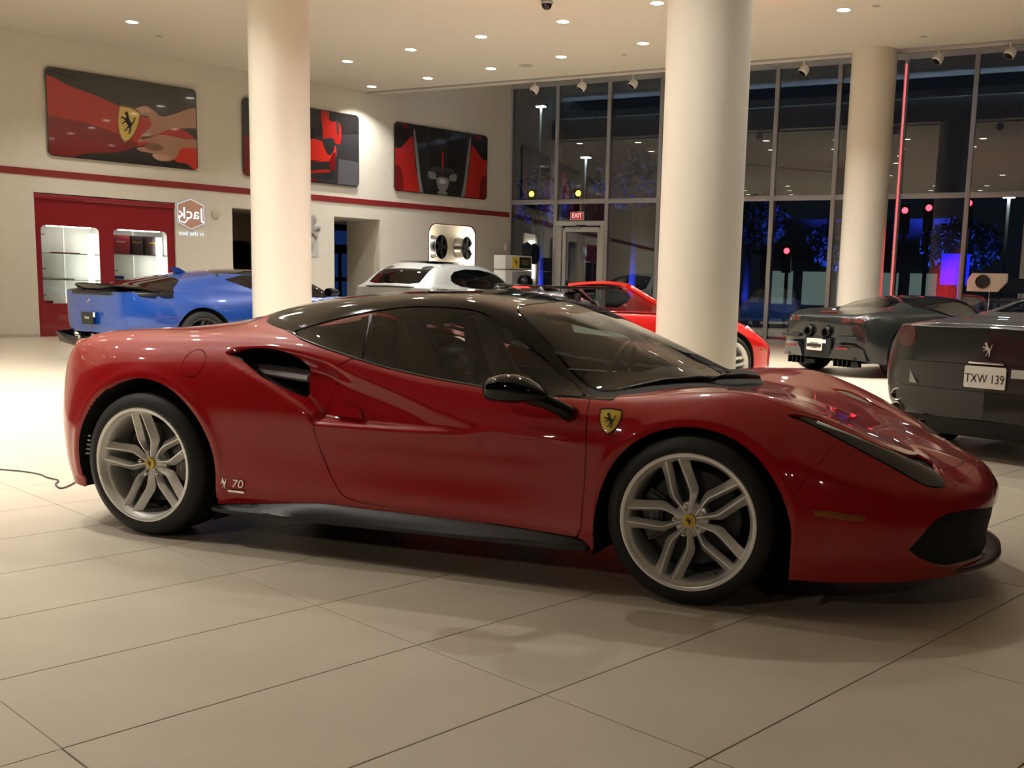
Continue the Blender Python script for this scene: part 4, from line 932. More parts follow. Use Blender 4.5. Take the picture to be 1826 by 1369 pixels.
def build_silver():
    st = [(-.95,.55,.72,.85,.84,1.06,.82,1.11,.6,1.13),(-.80,.45,.85,.80,.95,1.09,.90,1.20,.62,1.235),(-.55,.36,.93,.76,1.0,1.09,.90,1.36,.62,1.41),(-.25,.30,.96,.75,1.02,1.08,.90,1.475,.62,1.525),(0,.28,.97,.75,1.025,1.08,.90,1.515,.62,1.565),(.5,.27,.95,.72,1.0,1.07,.89,1.54,.62,1.59),(1.2,.27,.94,.70,.98,1.05,.89,1.53,.62,1.595),(1.7,.27,.94,.70,.98,1.03,.88,1.47,.63,1.545),(2.1,.27,.94,.72,.98,1.02,.87,1.33,.65,1.415),(2.5,.26,.95,.74,1.0,1.02,.85,1.13,.67,1.20),(3.0,.26,.97,.75,1.01,1.02,.80,1.045,.5,1.06),(3.5,.26,.93,.70,.96,.92,.72,.95,.4,.97),(3.85,.28,.75,.62,.80,.76,.55,.79,.3,.80)]
    sil = mat('silver_paint', (.36, .37, .36), .28, .3, coat=1.)
    dlo = [(-.10,1.22),(.0,1.16),(.2,1.11),(.6,1.08),(1.2,1.06),(2.3,1.03),(2.25,1.12),(2.0,1.30),(1.7,1.40),(1.2,1.455),(.6,1.46),(.15,1.40),(-.05,1.31)]
    wind = [(1.72,-.2),(1.72,0),(1.68,.52),(1.95,.61),(2.35,.70),(2.55,.66),(2.68,.3),(2.7,0),(2.7,-.2)]
    rear = [(-.93,-.2),(-.93,.40),(-.86,.60),(-.55,.585),(-.28,.56),(-.22,.4),(-.20,0),(-.20,-.2)]
    car = shell_car('crossover', 'silver four-door crossover with sloping hatch behind the red coupe', auto_rows(st, .10), (-7.45, 15.3), 84, 1.05, sil, M_CLEARG, dlo, None, wind, T2r(rear), ((0, .40), (3.02, .39)), .455, .995, .29, .40, M_ALLOYD, .2)
    V = []; F = []; n = 25
    for i in range(n):
        t = i/(n-1)*2-1; y = .62*t; xb = -.52+.14*abs(t)**2
        for dx, dz in ((0, 0), (.30, .115), (.30, .08), (.03, -.04)): V.append((xb+dx, y, 1.44-.03*t*t+dz))
    for i in range(n-1):
        for j in range(4): F.append((i*4+j, i*4+(j+1) % 4, (i+1)*4+(j+1) % 4, (i+1)*4+j))
    F += [tuple(range(4)), tuple((n-1)*4+j for j in range(4))]
    bm = bmesh.new(); vv = [bm.verts.new(v) for v in V]; [bm.faces.new([vv[i] for i in f]) for f in F]; bmobj('roof_spoiler', bm, sil, car, angle=40)
    tube('tail_light_slot', [(-.60, -1.0, 1.03), (-.90, -.80, 1.06), (-1.04, -.40, 1.075), (-1.06, 0, 1.08), (-1.04, .40, 1.075), (-.90, .80, 1.06), (-.60, 1.0, 1.03)], .018, M_BLK, car, 8)
    for sy in (-1, 1):
        prism('tail_lamp', [(0, .02), (.22, .03), (.30, -.01), (.26, -.07), (.06, -.05)], .03, M_ALLOYD, car, frame((-.90, sy*.62, 1.03), (.36, sy*.93, 0), (.93, -sy*.36, 0)))
        ellipsoid('mirror', (2.1, sy*1.07, 1.12), (.15, .12, .075), mat('mirror_grey', (.16, .16, .16), .3, coat=.5), car)
        for x in (.75, 1.75): box('seat', (x, sy*.38, .95), (.16, .46, .62), mat('seat_red', (.10, .012, .012), .6), car, .06)
    tube('rear_wiper', [(-.58, 0, 1.36), (-.72, .20, 1.285)], .012, M_BLK, car)
    box('sunroof', (.45, 0, 1.592), (1.1, .84, .01), M_BLKG, car, .004)
    box('dashboard', (2.25, 0, .98), (.4, 1.3, .14), M_BLK, car, .05)
    return car
def T2r(poly): return lambda V: np.maximum(sdpoly(V[:, 0], V[:, 1], poly), 1.10-V[:, 2])
def build_spider():
    st = [(-.88,.40,.70,.62,.84,.88,.76,.90,.5,.905),(-.55,.25,.88,.62,.95,.92,.80,.95,.5,.96),(0,.20,.94,.62,.98,.96,.80,.99,.55,1.0),(.5,.18,.92,.60,.96,.95,.83,.985,.6,.985),(1.0,.18,.90,.60,.94,.92,.86,.93,.7,.93),(1.6,.18,.90,.60,.93,.90,.86,.91,.7,.91),(2.05,.18,.91,.60,.94,.89,.84,.90,.66,.905),(2.4,.18,.92,.62,.96,.89,.80,.905,.6,.915),(2.67,.18,.94,.62,.98,.885,.76,.90,.5,.905),(3.0,.18,.91,.60,.95,.82,.72,.845,.45,.85),(3.35,.20,.80,.54,.85,.69,.62,.71,.36,.72),(3.58,.22,.60,.48,.65,.58,.46,.60,.25,.60)]
    redp = mat('bright_red_paint', (.62, .012, .010), .25, coat=1.)
    hole = [(.62,-.2),(.62,.50),(.75,.62),(1.4,.70),(2.0,.68),(2.15,.55),(2.2,.2),(2.2,-.2)]
    car = shell_car('roadster', 'bright red open-top roadster half hidden by the thick column', auto_rows(st, .08, .14), (-1.45, 5.85), 54, 1.04, redp, M_CLEARG, None, None, None, None, ((0, .35), (2.67, .345)), .405, .965, .272, .345, M_ALLOY, .1, hole=hole)
    # windscreen, frame and header
    top = [(1.50+.10*(1-t*t), .58*t, 1.20+.035*(1-t*t)) for t in np.linspace(-1, 1, 21)]
    bot = [(2.02+.42*(1-t*t), .72*t, .895+.02*(1-t*t)) for t in np.linspace(-1, 1, 21)]
    pydata('windshield', top+bot, [(i, i+1, 22+i, 21+i) for i in range(20)], M_CLEARG, car, True)
    V = []; F = []
    for (x, y, z) in top:
        for dx, dz in ((.05, -.035), (.06, .0), (.02, .022), (-.05, .020), (-.06, -.01), (-.03, -.04)): V.append((x+dx, y, z+dz))
    for i in range(20):
        for j in range(6): F.append((i*6+j, i*6+(j+1) % 6, (i+1)*6+(j+1) % 6, (i+1)*6+j))
    F += [tuple(range(6)), tuple(120+j for j in range(6))]
    bm = bmesh.new(); vv = [bm.verts.new(v) for v in V]; [bm.faces.new([vv[i] for i in f]) for f in F]; bmobj('windshield_header', bm, redp, car, angle=50)
    for sy in (-1, 1):
        tube('a_pillar', [(1.50, sy*.58, 1.19), (1.76, sy*.655, 1.05), (2.06, sy*.74, .90)], .032, redp if sy < 0 else M_BLK, car, 10)
        # buttress fairings behind the seats
        V = []; F = []; k = 12; pr_ = [(-.45, .10, .02), (-.2, .18, .06), (.1, .22, .12), (.4, .23, .17), (.62, .22, .19), (.70, .20, .14)]
        for x, w_, h_ in pr_:
            for j in range(k+1): a = math.pi*j/k; V.append((x, sy*.42+w_*math.cos(a), .965+h_*math.sin(a)))
        for i in range(len(pr_)-1):
            for j in range(k): F.append((i*(k+1)+j, i*(k+1)+j+1, (i+1)*(k+1)+j+1, (i+1)*(k+1)+j))
        F.append(tuple((len(pr_)-1)*(k+1)+j for j in range(k+1)))
        pydata('headrest_fairing', V, F, mat('fairing_dark', (.05, .048, .045), .3, coat=.6), car, True)
        box('seat', (.92, sy*.38, .72), (.18, .48, .66), M_BLK, car, .07); box('headrest', (.88, sy*.38, 1.05), (.12, .24, .16), M_BLK, car, .05)
        ellipsoid('mirror', (1.92, sy*1.05, 1.0), (.13, .11, .065), redp, car)
        tube('headlight_strip', [(3.05, sy*.80, .77), (3.3, sy*.70, .66), (3.42, sy*.63, .60)], .02, mat('lamp_white', (.7, .7, .7), .3), car, 6)
        tube('side_marker', [(3.20, sy*.90, .52), (3.32, sy*.84, .50)], .02, mat('amber_lens', (.30, .085, .012), .25, coat=.8), car, 6)
    box('roof_panel', (.95, 0, 1.175), (1.0, 1.02, .03), M_BLKG, car, .012)
    for sy in (-1, 1): tube('roof_stay', [(.40, sy*.46, 1.16), (.55, sy*.50, 1.0)], .03, M_BLK, car)
    box('third_brake_light', (.46, 0, 1.165), (.02, .34, .018), emat('brake_glow', (1, .04, .03), 3.0), car)
    box('dashboard', (2.05, 0, .80), (.4, 1.3, .16), M_BLK, car, .05)
    Ms = frame((1.62, .38, .86), (0, 1, 0), (.93, 0, -.36), (.36, 0, .93))
    tube('steering_wheel', [(.17*math.cos(a), 0, .17*math.sin(a)) for a in np.linspace(0, 2*math.pi, 25)], .015, M_BLK, car, 8, M=Ms)
    return car
def build_sf():
    dark = mat('graphite_paint', (.011, .013, .012), .3, .2, coat=.55, spec=.3)
    rows = []
    for r in ROWS: rows.append([(u, x, y, z*.975) for u, x, y, z in r])
    dlo = [(.70,.975),(.941,.915),(1.259,.85),(1.735,.795),(2.165,.78),(2.0,.87),(1.8,1.0),(1.62,1.075),(1.4,1.10),(1.058,1.07),(.74,.99)]
    topb = [(.47,1.0),(.70,.965),(1.1,.87),(1.735,.785),(2.3,.766),(2.35,1.4),(.40,1.4)]
    wind = [(1.75,-.2),(1.75,0),(1.72,.5),(1.81,.60),(2.1,.70),(2.25,.73),(2.4,.6),(2.54,.2),(2.55,0),(2.55,-.2)]
    rear = [(-.28,-.2),(-.28,.30),(.30,.42),(.45,.40),(.5,0),(.5,-.2)]
    lamp = lambda yc: (lambda V: np.maximum(sdpoly(V[:, 1], V[:, 2], rrect(.15, .075, .03, 5, yc, .80)), V[:, 0]+.35))
    car = shell_car('supercar', 'dark grey supercar seen from behind, with twin high tailpipes, beside the window column', rows, (1.96, 12.26), 54, 1.05, dark, M_DARKG, dlo, topb, wind, lambda V: np.maximum(sdpoly(V[:, 0], V[:, 1], rear), .8-V[:, 2]), ((0, .345), (2.65, .345)), .405, .962, .272, .345, M_ALLOYD, .3,
                    lamps=(('tail_lamp', lamp(.66), mat('smoked_lens', (.06, .012, .012), .15, coat=.6)), ('tail_lamp', lamp(.48), mat('smoked_lens', (.06, .012, .012), .15, coat=.6))))
    for sy in (-1, 1):
        lathe('tail_pipe', [(.045, .02), (.05, -.05), (.075, -.055), (.085, -.04), (.085, .03)], M_BLKG, car, 28, 'x', Matrix.Translation((-.80, sy*.17, .63)))
        V = [(-.84, sy*.26, .26), (-.84, sy*.36, .46), (-.80, sy*.62, .46), (-.70, sy*.76, .40), (-.66, sy*.80, .24)]
        F_ = [tuple(range(5))]; V2 = [(x+.18, y, z) for x, y, z in V]; n = 5
        pydata('bumper_pod', V+V2, F_+[(i, (i+1) % n, n+(i+1) % n, n+i) for i in range(n)], dark, car)
        box('rear_reflector', (-.845, sy*.50, .405), (.02, .22, .03), mat('reflector_red', (.16, .012, .008), .4), car, .008)
        for i in range(5): box('diffuser_fin', (-.66, sy*(.28+.085*i), .19), (.20, .012, .10), M_BLKG, car)
        box('diffuser_panel', (-.62, sy*.46, .27), (.22, .40, .05), M_BLK, car, .01)
        box('intake_slot', (-.80, sy*.55, .55), (.06, .36, .05), M_BLK, car, .02)
        box('headrest', (.95, sy*.36, .95), (.1, .24, .16), M_BLK, car, .04)
    box('rear_grille', (-.80, 0, .40), (.05, .50, .30), M_BLKM, car, .02)
    box('high_brake_light', (-.62, 0, .905), (.03, .34, .02), mat('reflector_red', (.16, .012, .008), .4), car, .005)
    pl = plate(car, BACK(-.875, 0, .44), 'FERRARI', 'HAWAII', True, w=.30, h=.17, tsize=.05)
    box('plate_band', (-.882, 0, .425), (.003, .27, .045), M_BLK, car)
    box('plate_sticker', (-.88, -.19, .49), (.004, .07, .05), M_WHITE, car)
    return car
def build_cal():
    st = [(-.85,.30,.66,.62,.82,.955,.74,.985,.5,.99),(-.66,.28,.84,.63,.92,.965,.79,1.0,.55,1.015),(-.3,.22,.92,.63,.955,.955,.80,1.02,.57,1.035),(0,.20,.94,.62,.965,.95,.81,1.04,.58,1.06),(.3,.19,.93,.62,.96,.945,.81,1.08,.57,1.105),(.7,.18,.92,.60,.94,.935,.82,1.155,.55,1.19),(1.1,.18,.91,.60,.93,.92,.83,1.19,.55,1.235),(1.5,.18,.91,.60,.93,.91,.83,1.17,.57,1.22),(1.9,.18,.91,.60,.935,.90,.83,1.06,.60,1.12),(2.3,.18,.92,.62,.95,.89,.81,.93,.60,.98),(2.67,.18,.93,.62,.95,.87,.77,.885,.5,.89),(3.1,.18,.88,.58,.92,.78,.70,.80,.42,.82),(3.45,.20,.72,.50,.78,.64,.55,.66,.32,.67),(3.6,.22,.5,.45,.55,.54,.4,.55,.2,.55)]
    dark = mat('gunmetal_paint', (.011, .011, .010), .32, .15, coat=.5, spec=.3)
    dlo = [(.42,1.0),(.7,.965),(1.2,.945),(2.1,.925),(1.85,1.03),(1.5,1.13),(1.1,1.15),(.75,1.12),(.5,1.05)]
    wind = [(1.6,-.2),(1.6,0),(1.58,.5),(1.8,.58),(2.15,.66),(2.35,.6),(2.46,.2),(2.47,0),(2.47,-.2)]
    rear = lambda V: np.maximum(sdpoly(V[:, 0], V[:, 1], [(.10,-.2),(.10,.40),(.16,.50),(.60,.50),(.74,.44),(.78,0),(.78,-.2)]), 1.0-V[:, 2])
    lamp = lambda V: np.maximum(np.hypot(V[:, 1]-.66, (V[:, 2]-.875))-.085, V[:, 0]+.4)
    recess = lambda V: np.maximum(sdpoly(V[:, 1], V[:, 2], rrect(1.46, .19, .07, 6, 0, .605)), V[:, 0]+.5)
    car = shell_car('coupe', 'gunmetal coupe with a white licence plate at the right edge of the picture', auto_rows(st, .10), (4.20, 4.45), 63.8, 1.05, dark, M_DARKG, dlo, None, wind, rear, ((0, .345), (2.67, .345)), .40, .945, .262, .345, M_ALLOYD, .3,
                    lamps=(('tail_lamp', lamp, mat('deep_red_lens', (.05, .003, .006), .15, coat=.5)), ('plate_recess_centre', recess, mat('recess_dark', (.022, .022, .021), .3))))
    plate(car, BACK(-.965, 0, .615), 'TXW 139', None, True, rainbow=True, tsize=.088)
    box('plate_sticker', (-.965, -.235, .655), (.004, .09, .06), mat('sticker_grey', (.40, .40, .38), .6), car)
    box('boot_handle', (-.955, 0, .715), (.02, .26, .014), M_CHROME, car, .004)
    horse('horse_badge', .10, mat('satin_chrome', (.55, .53, .52), .3, .5), car, BACK(-.957, 0, .815), .004)
    for sy in (-1, 1):
        for dz in (0, -.105):
            lathe('tail_pipe', [(.034, .06), (.040, -.02), (.047, -.025), (.052, -.01), (.052, .06)], M_CHROME, car, 28, 'x', Matrix.Translation((-.86+.0, sy*.72, .43+dz)))
            lathe('pipe_bore', [(0, .0), (.036, .0)], M_BLKM, car, 20, 'x', Matrix.Translation((-.85, sy*.72, .43+dz)))
        pydata('exhaust_surround', [(-.835, sy*.60, .50), (-.78, sy*.82, .50), (-.80, sy*.80, .24), (-.845, sy*.66, .24)], [(0, 1, 2, 3)], M_BLK, car)
        prism('reverse_lamp', [(0, 0), (.18, 0), (.07, .13), (.0, .13)], .01, mat('smoked_clear', (.09, .09, .08), .15, coat=.8), car, frame((-.875, sy*.70, .53), (-.35, -sy*.93, 0), (.93, -.35*sy, 0)))
        ellipsoid('mirror', (1.95, sy*1.02, 1.0), (.13, .11, .065), dark, car)
        box('headrest', (.85, sy*.36, 1.0), (.1, .24, .18), M_BLK, car, .04)
    pydata('diffuser', [(-.93, -.50, .30), (-.93, .50, .30), (-.80, .42, .16), (-.80, -.42, .16)], [(0, 1, 2, 3)], M_BLKM, car)
    return car
build_blue(); build_silver(); build_spider(); build_sf(); build_cal()
# ------------------------------------------------------------------ ceiling fittings
M_LAMP = emat('lamp_diffuser', (1, .93, .80), 14.0)
ring_prof = [(.100, 0), (.118, -.004), (.125, 0), (.118, .006)]
first = None
LLAB = ['recessed ceiling spotlight nearest the left edge, above the hands poster', 'recessed ceiling spotlight just right of the left column', 'second recessed ceiling spotlight right of the left column, higher up', 'recessed ceiling spotlight third from the left column in the upper row', 'recessed ceiling spotlight below the dome camera', 'recessed ceiling spotlight at the top edge beside the thick column', 'recessed ceiling spotlight farthest back, at the ceiling corner over the wall', 'recessed ceiling spotlight in the back row, second from the wall', 'recessed ceiling spotlight in the back row, third from the wall', 'recessed ceiling spotlight in the back row, fourth from the wall', 'recessed ceiling spotlight just left of the thick column', 'recessed ceiling spotlight hidden behind the thick column', 'recessed ceiling spotlight right of the thick column']
for k, P in enumerate(LIGHT_POS):
    if k == 0:
        d = link(bpy.data.objects.new('downlight', None)); 
        tr = lathe('lamp_trim', ring_prof, M_WHITE, d, 32, 'z'); df = lathe('lamp_diffuser', [(0, -.002), (.100, -.002)], M_LAMP, d, 32, 'z'); first = (tr.data, df.data)
    else:
        d = link(bpy.data.objects.new('downlight', None))
        for nm, me in zip(('lamp_trim', 'lamp_diffuser'), first):
            c = link(bpy.data.objects.new(nm, me)); c.parent = d
    d.location = P - np.array([0, 0, .005])
    tag(d, LLAB[k] if k < len(LLAB) else 'round recessed ceiling spotlight above the top edge of the picture', 'light', 'recessed ceiling spotlights')
# ceiling points: sprinkler roses and detectors
for (x, y), r, lb in (((-10.9, 11.6), .07, 'small flat ceiling cap near the left wall'), ((-2.95, 15.1), .06, 'small ceiling cap right of the visible spotlights'), ((-5.2, 15.6), .15, 'white round ceiling speaker grille'), ((1.9, 12.7), .07, 'small ceiling cap above the grey supercar'), ((2.5, 14.9), .07, 'small ceiling cap close to the window column')):
    tag(lathe('ceiling_cap', [(0, -.012), (r*.7, -.012), (r, 0)], mat('cap_grey', (.36, .33, .28), .6), None, 24, 'z', loc=(x, y, ZC)), lb, 'fitting')
dm = empty('dome_camera', 'dark dome camera on the ceiling at the top edge', 'camera', (-2.95, 11.15, ZC))
lathe('dome_base', [(.09, 0), (.10, -.03), (.085, -.05)], M_ALU, dm, 28, 'z'); lathe('dome', [(.085, -.045), (.07, -.10), (.04, -.125), (0, -.13)], M_BLKG, dm, 28, 'z')
# track spots hanging before the glass
heads = [(-5.66, 17.17), (-4.53, 17.08), (-3.36, 17.01), (.26, 16.41), (2.72, 15.9), (3.92, 15.71)]
lb = ['leftmost white hanging spotlight before the window corner', 'second white hanging spotlight from the window corner', 'third white hanging spotlight, just left of the thick column', 'white hanging spotlight right of the thick column', 'white hanging spotlight right of the red-lit column', 'rightmost white hanging spotlight']
for (x, y), l in zip(heads, lb):
    t = empty('track_spot', l, 'light', (x, y, 5.45), group='hanging spotlights before the glass')
    tube('spot_stem', [(0, 0, .19), (0, 0, .06)], .018, M_WHITE, t, 10)
    hd_ = lathe('spot_head', [(.0, .10), (.07, .085), (.095, .03), (.095, -.05), (.08, -.07)], M_WHITE, t, 28, 'z', Matrix.Rotation(.5, 4, 'Y') @ Matrix.Rotation(-.4, 4, 'X'))
    lathe('spot_lens', [(0, -.055), (.08, -.06)], M_BLKG, hd_, 24, 'z')
st_(box('trim_2', (0, 0, 0), (22, .05, .03), M_ALU, M=FWW(9.5, 4.45, ZC-.015)))
# glowing strip added for the red light that falls on this mullion
rl = empty('added_red_strip', 'added glowing strip standing in for red light on the mullion right of the window column', 'light', M=FWW(10.25, .075, 0))
box('added_strip_channel', (0, 0, 3.2), (.05, .04, 6.2), M_ALU, rl); box('strip_glow', (-.0, -.021, 3.2), (.035, .012, 6.1), emat('red_glow', (1, .10, .11), 1.6), rl)
rf_ = empty('added_red_flood', 'added red floodlight on the floor by the window, for the red glow on the window column', 'light', (3.25, 18.3, 0))  # unseen floodlight added to put the red glow on the window column
lathe('added_flood_case', [(0, 0), (.08, 0), (.08, .16), (.06, .18)], M_BLK, rf_, 20, 'z'); lathe('added_flood_lens', [(0, .175), (.06, .175)], emat('added_flood_red', (1, .05, .05), 8.0), rf_, 20, 'z')
ld = bpy.data.lights.new('added_red_flood_lamp', 'SPOT'); ld.energy = 1500; ld.color = (1, .03, .05); ld.spot_size = .72; ld.spot_blend = .6; ld.shadow_soft_size = .05
lo = link(bpy.data.objects.new('added_red_flood_lamp', ld)); lo.location = (3.25, 18.3, .22); lo.rotation_euler = (Vector((2.05, 15.9, 1.25))-lo.location).to_track_quat('-Z', 'Y').to_euler()
# cold light strip on top of the ceiling edge, washing the cove
cs = empty('cove_strip_light', 'cold white light strip hidden above the ceiling edge', 'light', M=FWW(9.2, 3.9, ZC+.62))
box('added_strip_shield', (0, .10, .04), (20, .02, .16), M_ALU, cs); box('strip_base', (0, .02, -.005), (20, .16, .012), M_ALU, cs); box('strip_glow', (0, .02, .02), (19.8, .03, .012), emat('cold_strip', (.55, .75, 1.0), 85.0), cs)  # tall upstand added to block the strip's glow towards the glass
# ------------------------------------------------------------------ red showcase in the left wall
def flat_with_holes(name, x0, x1, z0, z1, holes, m, parent, M=None, n=(120, 110), t=.02):
    xs_ = np.linspace(x0, x1, n[0]); zs_ = np.linspace(z0, z1, n[1]); X_, Z_ = np.meshgrid(xs_, zs_)
    D_ = np.stack([X_, np.zeros_like(X_), Z_], -1); N_ = np.zeros_like(D_); N_[..., 1] = -1
    S = Surf.grid(D_, N_)
    for h in holes: S = S.keep(lambda V: -sdpoly(V[:, 0], V[:, 2], h))
    o = surf_obj(name, S.lipy(t), m, parent, normals=False); 
    o.data.polygons.foreach_set('use_smooth', np.zeros(len(o.data.polygons), bool))
    if M is not None: o.matrix_local = M
    return o
def _lipy(s, t):
    T = s.T; E = np.concatenate([T[:, [0, 1]], T[:, [1, 2]], T[:, [2, 0]]]); k = np.sort(E, 1); _, idx, cnt = np.unique(k, axis=0, return_index=True, return_counts=True); B = E[idx[cnt == 1]]
    u, inv = np.unique(B, return_inverse=True); inv = inv.reshape(B.shape); n0 = len(s.V)
    V = np.concatenate([s.V, s.V[u]+np.array([0, t, 0])]); N = np.concatenate([s.N, s.N[u]])
    a, b = B[:, 0], B[:, 1]; c, d = inv[:, 1]+n0, inv[:, 0]+n0
    return Surf(V, np.concatenate([T, np.stack([b, a, d], -1), np.stack([b, d, c], -1)]), N)
Surf.lipy = _lipy
cb = empty('display_cabinet', 'red wall cabinet with two brightly lit showcases behind the blue coupe', 'cabinet', M=FL(.37))
M_CAB = mat('cabinet_red', (.22, .006, .012), .3, coat=.4)
CW_ = (( .115, 1.21), (1.49, 2.60)); CZ = (.64, 2.125)
holes = [rrect(b-a, CZ[1]-CZ[0], .09, 6, (a+b)/2, sum(CZ)/2) for a, b in CW_]
flat_with_holes('cabinet_front', 0, 2.76, 0, 2.70, holes, M_CAB, cb, Matrix.Translation((0, .05, 0)))
box('cabinet_header', (1.38, .03, 2.66), (2.76, .06, .09), M_CAB, cb, .005)
M_CWH = mat('showcase_white', (.80, .80, .77), .5)
for k, (a, b) in enumerate(CW_):
    w = b-a+.04; xm = (a+b)/2
    V = [(a-.02, .07, CZ[0]-.02), (b+.02, .07, CZ[0]-.02), (b+.02, .07, CZ[1]+.02), (a-.02, .07, CZ[1]+.02)]; V += [(x, .50, z) for x, y, z in V]
    inner = pydata('showcase_interior', V, [(0, 1, 5, 4), (1, 2, 6, 5), (2, 3, 7, 6), (3, 0, 4, 7), (4, 5, 6, 7)], M_CWH, cb)
    for z in ((1.09, 1.60) if k == 0 else (1.63, 1.13)): box('glass_shelf', (xm, .28, z), (w-.02, .36, .014), mat('shelf_glass', (.55, .62, .58), .1), inner)
    box('back_joint', (xm+.03, .492, sum(CZ)/2), (.012, .01, CZ[1]-CZ[0]), mat('joint_white', (.9, .9, .88), .4, emit=(1, .95, .9), es=.6), inner)
    box('light_bar', (b-.13, .16, sum(CZ)/2-.02), (.12, .05, CZ[1]-CZ[0]-.2), emat('showcase_light', (1, .95, .86), 7.0), inner, .01)
    box('light_bar', (xm, .12, CZ[1]-.01), (w-.3, .04, .02), emat('showcase_light', (1, .95, .86), 7.0), inner)
    for z in (.80, 1.30, 1.95): box('hinge', (a+.03, .045, z), (.05, .02, .02), M_ALLOYD, inner)
    prism('showcase_glass', rrect(b-a-.01, CZ[1]-CZ[0]-.01, .085, 6, xm, sum(CZ)/2), .006, glass('cabinet_glass', (.93, .95, .94), 1.45), cb, Matrix.Translation((0, .055, 0)))
def onL_box(name, s, n, z, size, m, lb, cat, grp=None, bev=.004):
    o = box(name, (0, 0, size[2]/2), size, m, None, bev, M=FL(s, n, z)); return tag(o, lb, cat, grp)
M_BX = mat('box_dark', (.03, .008, .010), .4); M_BXR = mat('box_crimson', (.30, .015, .03), .4)
for s_, w_, m_, t_, lb_ in ((1.98+.10, .36, M_BXR, 'Ferrari', 'crimson gift box with white lettering on the showcase shelf'), (2.41, .22, M_BX, 'Ferrari', 'slim black gift box between two larger boxes on the shelf'), (2.74, .34, M_BX, 'Ferrari', 'wide black gift box at the right end of the shelf')):
    o = onL_box('gift_box', s_, -.30, 1.637, (w_, .16, .38), m_, lb_, 'box', 'gift boxes in the showcase')
    text('box_lettering', t_, .062, M_WHITE if m_ is M_BXR else M_YEL, o, Matrix.Translation((0, -.084, .25)), ext=.0006)
onL_box('folded_scarf', 1.0, -.28, 1.608, (.5, .18, .018), M_BXR, 'flat crimson item on the upper left showcase shelf', 'accessory')
onL_box('folded_cloth', .82, -.28, 1.098, (.62, .2, .035), M_WHITE, 'flat white item on the lower left showcase shelf', 'accessory', bev=.015)
onL_box('red_tray', .60, -.2, .625, (.16, .16, .06), M_BXR, 'small red box in the bottom left corner of the showcase', 'box')
onL_box('red_keyring', 2.66, -.2, 1.137, (.10, .08, .05), M_BXR, 'small pink red item on the right showcase shelf', 'accessory', bev=.012)
onL_box('blue_case', 2.0, -.2, .90, (.20, .12, .30), mat('case_blue', (.03, .05, .30), .4), 'small blue case low in the right showcase', 'box', bev=.03)
# ------------------------------------------------------------------ posters
def poster(s0, label):
    p = prism('wall_poster', rrect(2.98, 1.63, .10, 8), .03, mat('poster_dark', (.020, .018, .018), .12, coat=.8), None, FL(s0+1.49, .055, 4.235)); tag(p, label, 'poster'); return p
def shape(p, pts, m, lay, nm='printed_shape', n=6, smooth=True):
    P = spline2(pts, n) if smooth else np.array(pts, float)
    P = clip_poly([tuple(q) for q in P], 1.47, .795)
    if len(P) > 2: return pydata(nm, [(x, -.0008*lay, z) for x, z in P], [tuple(range(len(P)))], m, p)
def clip_poly(P, hx, hz):
    for ax, lim, sg in ((0, hx, 1), (0, -hx, -1), (1, hz, 1), (1, -hz, -1)):
        out = []
        for i in range(len(P)):
            a, b = P[i-1], P[i]; fa, fb = sg*a[ax]-sg*lim, sg*b[ax]-sg*lim
            if (fa <= 0) != (fb <= 0): t = fa/(fa-fb); out.append(tuple(a[k]+(b[k]-a[k])*t for k in (0, 1)))
            if fb <= 0: out.append(b)
        P = out
        if not P: break
    return P
pm = lambda n, c: mat('print_'+n, c, .15, coat=.7)
PR, PRD, PRB = pm('red', (.38, .018, .014)), pm('deep_red', (.16, .010, .012)), pm('bright_red', (.55, .03, .02))
SK, SKD, SKL = pm('skin', (.36, .19, .13)), pm('skin_dark', (.20, .095, .065)), pm('skin_light', (.46, .27, .20))
PG, PGL = pm('grey', (.045, .043, .042)), pm('light_grey', (.20, .20, .20))
p1 = poster(.65, 'poster of two hands placing a yellow shield badge on red bodywork')
sc_ = lambda pts: [((x-79)/271*2.98-1.49, .815-(y/160.0)*1.63) for x, y in pts]      # photo-relative layout: x 79..350, y 0..160 from the top
shape(p1, sc_([(70, 25), (120, 30), (180, 45), (240, 66), (300, 74), (345, 98), (300, 104), (250, 120), (200, 136), (150, 140), (95, 165), (60, 165)]), PR, 1)
shape(p1, sc_([(70, 95), (110, 90), (160, 95), (210, 110), (235, 122), (200, 140), (140, 150), (70, 175)]), PRD, 2)
shape(p1, sc_([(295, 118), (330, 112), (360, 118), (360, 170), (330, 150), (305, 145)]), PRB, 2)
shape(p1, sc_([(216, 68), (232, 54), (252, 46), (266, 52), (282, 62), (310, 52), (340, 38), (360, 40), (360, 72), (330, 78), (300, 84), (282, 92), (262, 104), (246, 112), (240, 106), (254, 92), (262, 80), (256, 66), (240, 66), (226, 74)]), SK, 3)
shape(p1, sc_([(218, 66), (236, 53), (252, 48), (262, 56), (246, 60), (230, 68)]), SKL, 4)
shape(p1, sc_([(236, 112), (250, 104), (276, 98), (300, 98), (330, 100), (360, 98), (360, 114), (335, 116), (318, 120), (306, 140), (290, 148), (272, 146), (262, 136), (240, 134), (234, 128), (258, 122), (252, 114), (238, 118)]), SK, 3)
shape(p1, sc_([(250, 118), (272, 116), (284, 124), (268, 130), (252, 128)]), SKD, 4)
shape(p1, sc_([(262, 138), (280, 136), (296, 140), (282, 148), (268, 146)]), SKL, 4)
sh = [((x*.42)*.95+.0, z*.62) for x, z in SHIELD]; a_ = -.20
sh = [(x*math.cos(a_)-z*math.sin(a_)+.035, x*math.sin(a_)+z*math.cos(a_)-.055) for x, z in sh]
shape(p1, [(x*1.0+(x-.035)*.10, z+(z+.05)*.10) for x, z in sh], pm('bronze', (.16, .10, .06)), 4, smooth=False)
